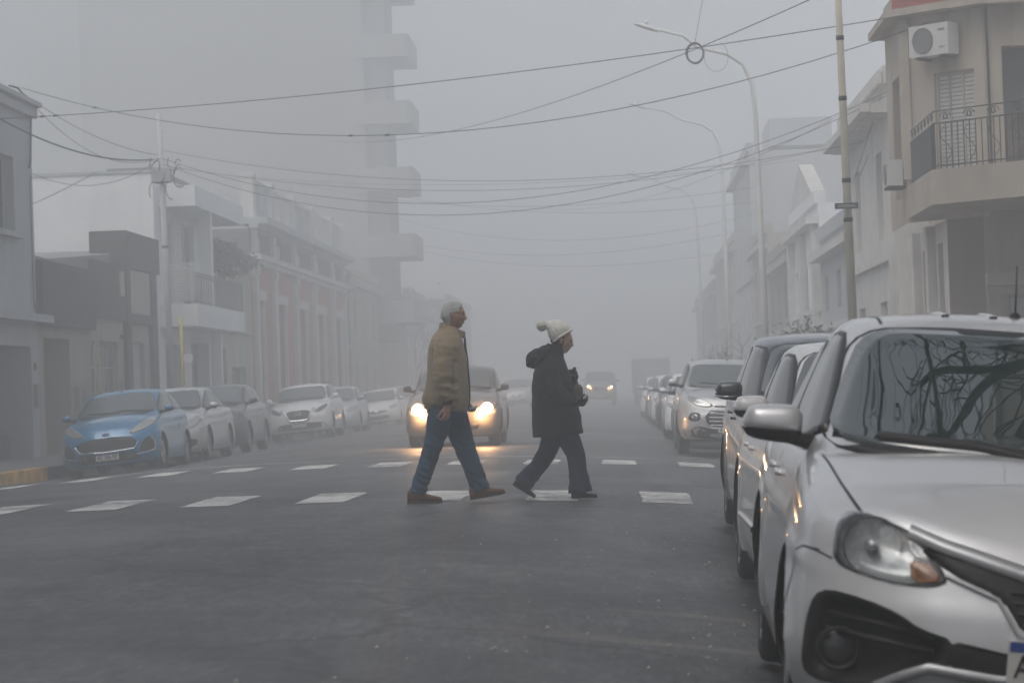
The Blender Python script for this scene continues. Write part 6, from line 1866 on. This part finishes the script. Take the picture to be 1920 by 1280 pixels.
# silver compact sport utility with a slatted lower grille, right kerb beyond the crossing
c = Car('parked_car', L=4.1, W=1.765, H=1.66, wb=2.52, fo=.80, r=.335, sill=.26, wr=.78, sc=.98, sr=1.62, tb=4.0, tr=3.7, dens=1.2, n_g=6, nf=2.6, af=.6,
        shoulder=[(0, .84), (.1, .90), (.3, .98), (.95, 1.08), (1.2, 1.10), (2.4, 1.12), (4.1, 1.16)],
        nose=[(.20, .14), (.32, .05), (.45, 0), (.60, 0), (.74, .05), (.85, .10), (1, .2)])
c.paint_m = P_SIL; c.finish(P_SIL); c.windows(M_GLASSF, sideglass=M_GLASSD, wst=.11); c.seams(); c.wheels(M_RIM, 5)
sym(c, 'headlight', [(.26, .83), (.42, .80), (.62, .84), (.74, .95), (.70, .99), (.48, .95)], M_HLG, off=.006)
c.patch('upper_slot', [(-.28, .84), (.28, .84), (.28, .81), (-.28, .81)], 'front', M_BLACK, .004, which='b')
g = c.patch('grille', [(-.34, .74), (.34, .74), (.44, .62), (.34, .47), (-.34, .47), (-.44, .62)], 'front', M_BLACK, .004, which='b')
for k in range(4): c.ribbon('grille_slat', [(-.36+.015*abs(k-1.5), .70-.065*k), (.36-.015*abs(k-1.5), .70-.065*k)], 'front', M_SATIN, .020, .007, which='b', h=.006, parent=g)
c.ribbon('grille_frame', [(-.34, .755), (.34, .755), (.455, .62), (.34, .455), (-.34, .455), (-.455, .62), (-.34, .755)], 'front', M_SATIN, .022, .007, which='b', h=.006, parent=g)
sym(c, 'fog_recess', [(.50, .70), (.66, .72), (.72, .62), (.68, .56), (.52, .57)], M_BLACK, off=.004)
for sg in (-1, 1):
    o = c.disc('fog_lamp', sg*.60, .635, .052, M_CHROME, off=.012); c.disc('fog_lens', sg*.60, .635, .038, M_HLD, off=.016, parent=o)
c.patch('bumper_lower', [(-.80, .46), (-.5, .49), (-.38, .43), (.38, .43), (.5, .49), (.80, .46), (.74, .27), (-.74, .27)], 'front', M_BLACK, .003, which='b', rings=6)
c.patch('skid_plate', [(-.34, .36), (.34, .36), (.30, .29), (-.30, .29)], 'front', M_SATIN, .008, which='b')
for sg in (-1, 1): c.ribbon('arch_trim', [(c.sf+.39*cos(a*.1), c.r+.39*sin(a*.1)) for a in range(-1, 33)], 'side', M_BLACK, .05, .006, sg, 'b', h=.004)
c.plate(.44, 'AB 930 LV', x=0); c.mirrors(P_SIL, s=1.38, z=1.22, w=.18, h=.15, out=.08, low=M_BLACK); c.rails(M_SATIN, .055); c.antenna(s=1.85, l=.42, lean=.45); c.wipers(); c.rear()
ecos = c.place(1.80, 44.7, 'silver sport utility car with roof rails beyond the crossing, right kerb')

# the rows that fade along both kerbs: built once each, copied
def row(src, lst, grp):
    for i, (X, Y, lab) in enumerate(lst):
        r = copy_tree(src.root); replace(r, X, Y, src.L, src.W, src.fo, src.wb, lab)
        if grp: r['group'] = grp
dark_small = simple(4.1, 1.70, 1.47, P_BLK, [(.42, .70), (.60, .66), (.78, .74), (.80, .86), (.60, .82)], GR1, 'black car tucked in behind the silver sport utility car on the right', 1.84, 50.6, dens=.6)
white_r = simple(3.9, 1.66, 1.46, P_WHT, HL1, GR1, 'small white car third along the right kerb beyond the crossing', 1.72, 56.2, dens=.6)
row(dark_small, [(1.72, 67.0, 'dark car fading in haze fifth along the right kerb'), (1.6, 84.0, 'faint dark car near the far end of the right kerb row')], None)
row(silver_small, [(1.80, 61.5, 'silver hatchback fourth along the right kerb, behind a small white car')], None)
row(white_r, [(1.62, 72.5, 'whitish car fading in haze sixth along the right kerb'), (1.45, 90.5, 'very faint white car, last of the right kerb row')], None)
row(silver_small, [(1.6, 78.2, 'pale silver car seventh along the right kerb, almost lost in haze')], None)
row(silver_small, [(-5.3, 132, 'faint silver car just right of the grey car with glowing headlights')], None)
row(silver_small, [(-5.5, 146, 'second faint car behind the first in the far middle of the street')], None)
row(silver_small, [(-9.0, 104, 'hazy silver car behind the older white hatchback on the left')], None)

# box lorry lost in the haze on the right
L_ = empty('box_truck', (1.75, 150, ground_z(1.75, 150)), 0, 'boxy lorry barely showing through haze above the right kerb cars', 'truck')
mb = MB(); mb.box(-1.1, 1.1, 1.9, 7.0, .75, 2.75, .04); mb.build('cargo_box', mat('truck_box', (.30, .30, .305), .6, var=.2), L_)  # box lightened to lower its contrast, haze put into the colour
mb = MB()
prof = [(0, .55), (0, 1.15), (.12, 1.35), (.45, 2.15), (.7, 2.25), (1.75, 2.25), (1.75, .55)]
vs = [(sx, y, z) for sx in (-1.02, 1.02) for y, z in prof]; n = len(prof)
mb.add(vs, [tuple(range(n)), tuple(range(2*n-1, n-1, -1))]+[(i, n+i, n+(i+1) % n, (i+1) % n) for i in range(n)]); mb.build('cab', mat('truck_cab', (.13, .135, .14), .5, var=.1), L_)
MB().add([(-.9, .12, 1.42), (.9, .12, 1.42), (.84, .40, 2.08), (-.84, .40, 2.08)], [(0, 1, 2, 3)]).build('windscreen', M_GLASSD, L_)
MB().box(-1.0, 1.0, -.06, .04, .45, .75, .02).build('bumper', M_BLACK, L_)
for y in (.95, 5.6):
    for sg in (-1, 1):
        mb = MB(); mb.lathe([(.2, sg*.98), (.42, sg*1.0), (.46, sg*.95), (.46, sg*.75), (.2, sg*.75)], (0, y, .46), 'x', 20); mb.build('wheel', M_TYRE, L_, True)
# ------------------------------------------------------------------ trees and plants
M_BARK = mat('bark', (.07, .062, .052), .9, var=.3, scale=6, bump=.6)
M_LEAF = mat('dark_leaf', (.045, .055, .032), .8, var=.5, scale=3)
M_TWIG = mat('winter_twig', (.06, .052, .045), .9, var=.3)
def branch_tree(loc, H, label, seed=1, spread=.5, depth=5, r0=.16, lean=(0, 0), leaves=0, leaf=.12, cat='tree', leafm=None, first=.32, twigr=.006, wob=.12, nk=3, name='tree'):
    rnd = random.Random(seed); root = empty(name, loc, 0, label, cat)
    tr = MB(); tw = MB(); tips = []
    def grow(p, d, L_, r, lv):
        k = 5 if lv < 3 else 4; pts = [p.copy()]; dd = d.copy(); rr = [r]
        for i in range(k):
            dd = (dd+Vector((rnd.uniform(-1, 1), rnd.uniform(-1, 1), rnd.uniform(-.7, 1)))*wob*(1+lv*.35)).normalized()
            p = p+dd*(L_/k); pts.append(p.copy()); rr.append(max(twigr, r*(1-.35*(i+1)/k)))
        (tr if lv < 2 else tw).tube(pts, rr, 8 if lv < 2 else 5, caps=lv < 2)
        if lv >= depth: tips.append(p); return
        n = nk if lv else nk+1
        for i in range(n):
            t = rnd.uniform(.45, 1) if i else 1
            q = pts[min(k, int(t*k+.5))]
            ax = Vector((rnd.uniform(-1, 1), rnd.uniform(-1, 1), rnd.uniform(-.2, .2))).normalized()
            nd = (dd+ax*spread*(1.0+.25*lv)+UZ*.05).normalized()
            grow(q.copy(), nd, L_*rnd.uniform(.6, .82), max(twigr, rr[min(k, int(t*k+.5))]*.68), lv+1)
        if lv >= 2: tips.append(p)
    grow(Vector((0, 0, -.3)), Vector((lean[0], lean[1], 1)).normalized(), H*first, r0, 0)
    tr.build('trunk', M_BARK, root, True)
    tw.build('branches', M_TWIG, root)
    if leaves:
        lf = MB()
        for p in tips:
            for _ in range(leaves):
                c = p+Vector((rnd.gauss(0, 1), rnd.gauss(0, 1), rnd.gauss(0, .7)))*leaf*2.4
                a = Vector((rnd.uniform(-1, 1), rnd.uniform(-1, 1), rnd.uniform(-1, 1))).normalized(); b_ = a.cross(Vector((rnd.uniform(-1, 1), rnd.uniform(-1, 1), .3))).normalized()
                s = leaf*rnd.uniform(.5, 1.1)
                lf.add([c-a*s, c+b_*s*.5, c+a*s, c-b_*s*.5], [(0, 1, 2, 3)])
        lf.build('crown', leafm or M_LEAF, root, fix=False)
    return root
# bare street tree on the near right pavement, mirrored in the windscreen
branch_tree((3.5, 12.8, -.07), 9.0, 'bare street tree arching over the near cars, mirrored in the silver windscreen', 11, .62, 6, .2, (-.28, .05), first=.36, twigr=.007, wob=.22)
branch_tree((3.9, 24.5, -.07), 7.0, 'bare street tree by the near right corner', 23, .55, 5, .15, (-.1, .1), first=.45) if 0 else None
# far trees
branch_tree((-10.8, 142, -.1), 6.2, 'small bare crowned tree below the tower balconies', 31, .6, 4, .09, leaves=1, leaf=.1, first=.4)
# shrubs
branch_tree((4.5, 56.5, -.07), 2.7, 'dark green shrub beside the ornate white house wall', 41, .7, 4, .05, leaves=18, leaf=.07, first=.35, cat='shrub', name='shrub', twigr=.004)
branch_tree((4.5, 63.5, -.07), 2.6, 'greyish shrub left of the concrete pole, beyond the dark green one', 42, .7, 4, .05, leaves=12, leaf=.08, first=.35, cat='shrub', name='shrub', twigr=.004)
branch_tree((3.9, 70.0, -.07), 2.8, 'bare twiggy young tree leaning left of the greyish shrub', 43, .6, 4, .06, (-.5, 0), leaves=0, first=.4)
# plants hanging over the cream parapet
rnd = random.Random(5); lf = MB()
for i in range(2200):
    y = rnd.uniform(0, 8); h = 1.0*(1-((y-2.5)/6)**2); z = rnd.triangular(-.75, .45, .0)*max(.25, h); x = rnd.gauss(.05, .16)
    c = Vector((x, y, z)); a = Vector((rnd.uniform(-1, 1), rnd.uniform(-1, 1), rnd.uniform(-1, 1))).normalized(); b_ = a.cross(Vector((rnd.uniform(-1, 1), 1, .3))).normalized(); s = rnd.uniform(.05, .14)
    lf.add([c-a*s, c+b_*s*.5, c+a*s, c-b_*s*.5], [(0, 1, 2, 3)])
pl = lf.build('hanging_plant', M_LEAF, None, fix=False); pl.location = (XL, 77.6, 5.4); tag(pl, 'dark plants spilling over the cream parapet beside the white canopy', 'plant')
# repeats share a group
bpy.context.view_layer.update()
for o_ in COL.objects:
    if o_.parent or 'category' not in o_: continue
    c_ = o_['category']; x_, y_ = o_.location.x, o_.location.y
    if c_ == 'car' and 'parked' in o_.name:
        o_['group'] = 'cars parked along the left kerb' if x_ < -7 else ('cars standing far down the street' if x_ < -3 else ('near parked cars on the right' if y_ < 24 else 'cars parked along the right kerb beyond the crossing'))
    elif c_ == 'cable': o_['group'] = 'overhead cables across the street'
    elif c_ == 'air conditioner': o_['group'] = 'air conditioners on the right hand walls'
    elif c_ == 'house': o_['group'] = 'houses along the street'
    elif c_ == 'shrub': o_['group'] = 'shrubs on the right pavement'
# ------------------------------------------------------------------ haze
hz = MB().box(-1000, 1000, -800, 1200, -3.2, 47).build('haze', None)
hz['kind'] = 'stuff'
hm = bpy.data.materials.new('haze'); hm.use_nodes = True; t = hm.node_tree; t.nodes.clear()
pv = t.nodes.new('ShaderNodeVolumePrincipled'); pv.inputs['Color'].default_value = (.935, .972, 1, 1)
pv.inputs['Density'].default_value = .0122; pv.inputs['Anisotropy'].default_value = .1
oo = t.nodes.new('ShaderNodeOutputMaterial'); t.links.new(pv.outputs[0], oo.inputs['Volume'])
hz.data.materials.append(hm)
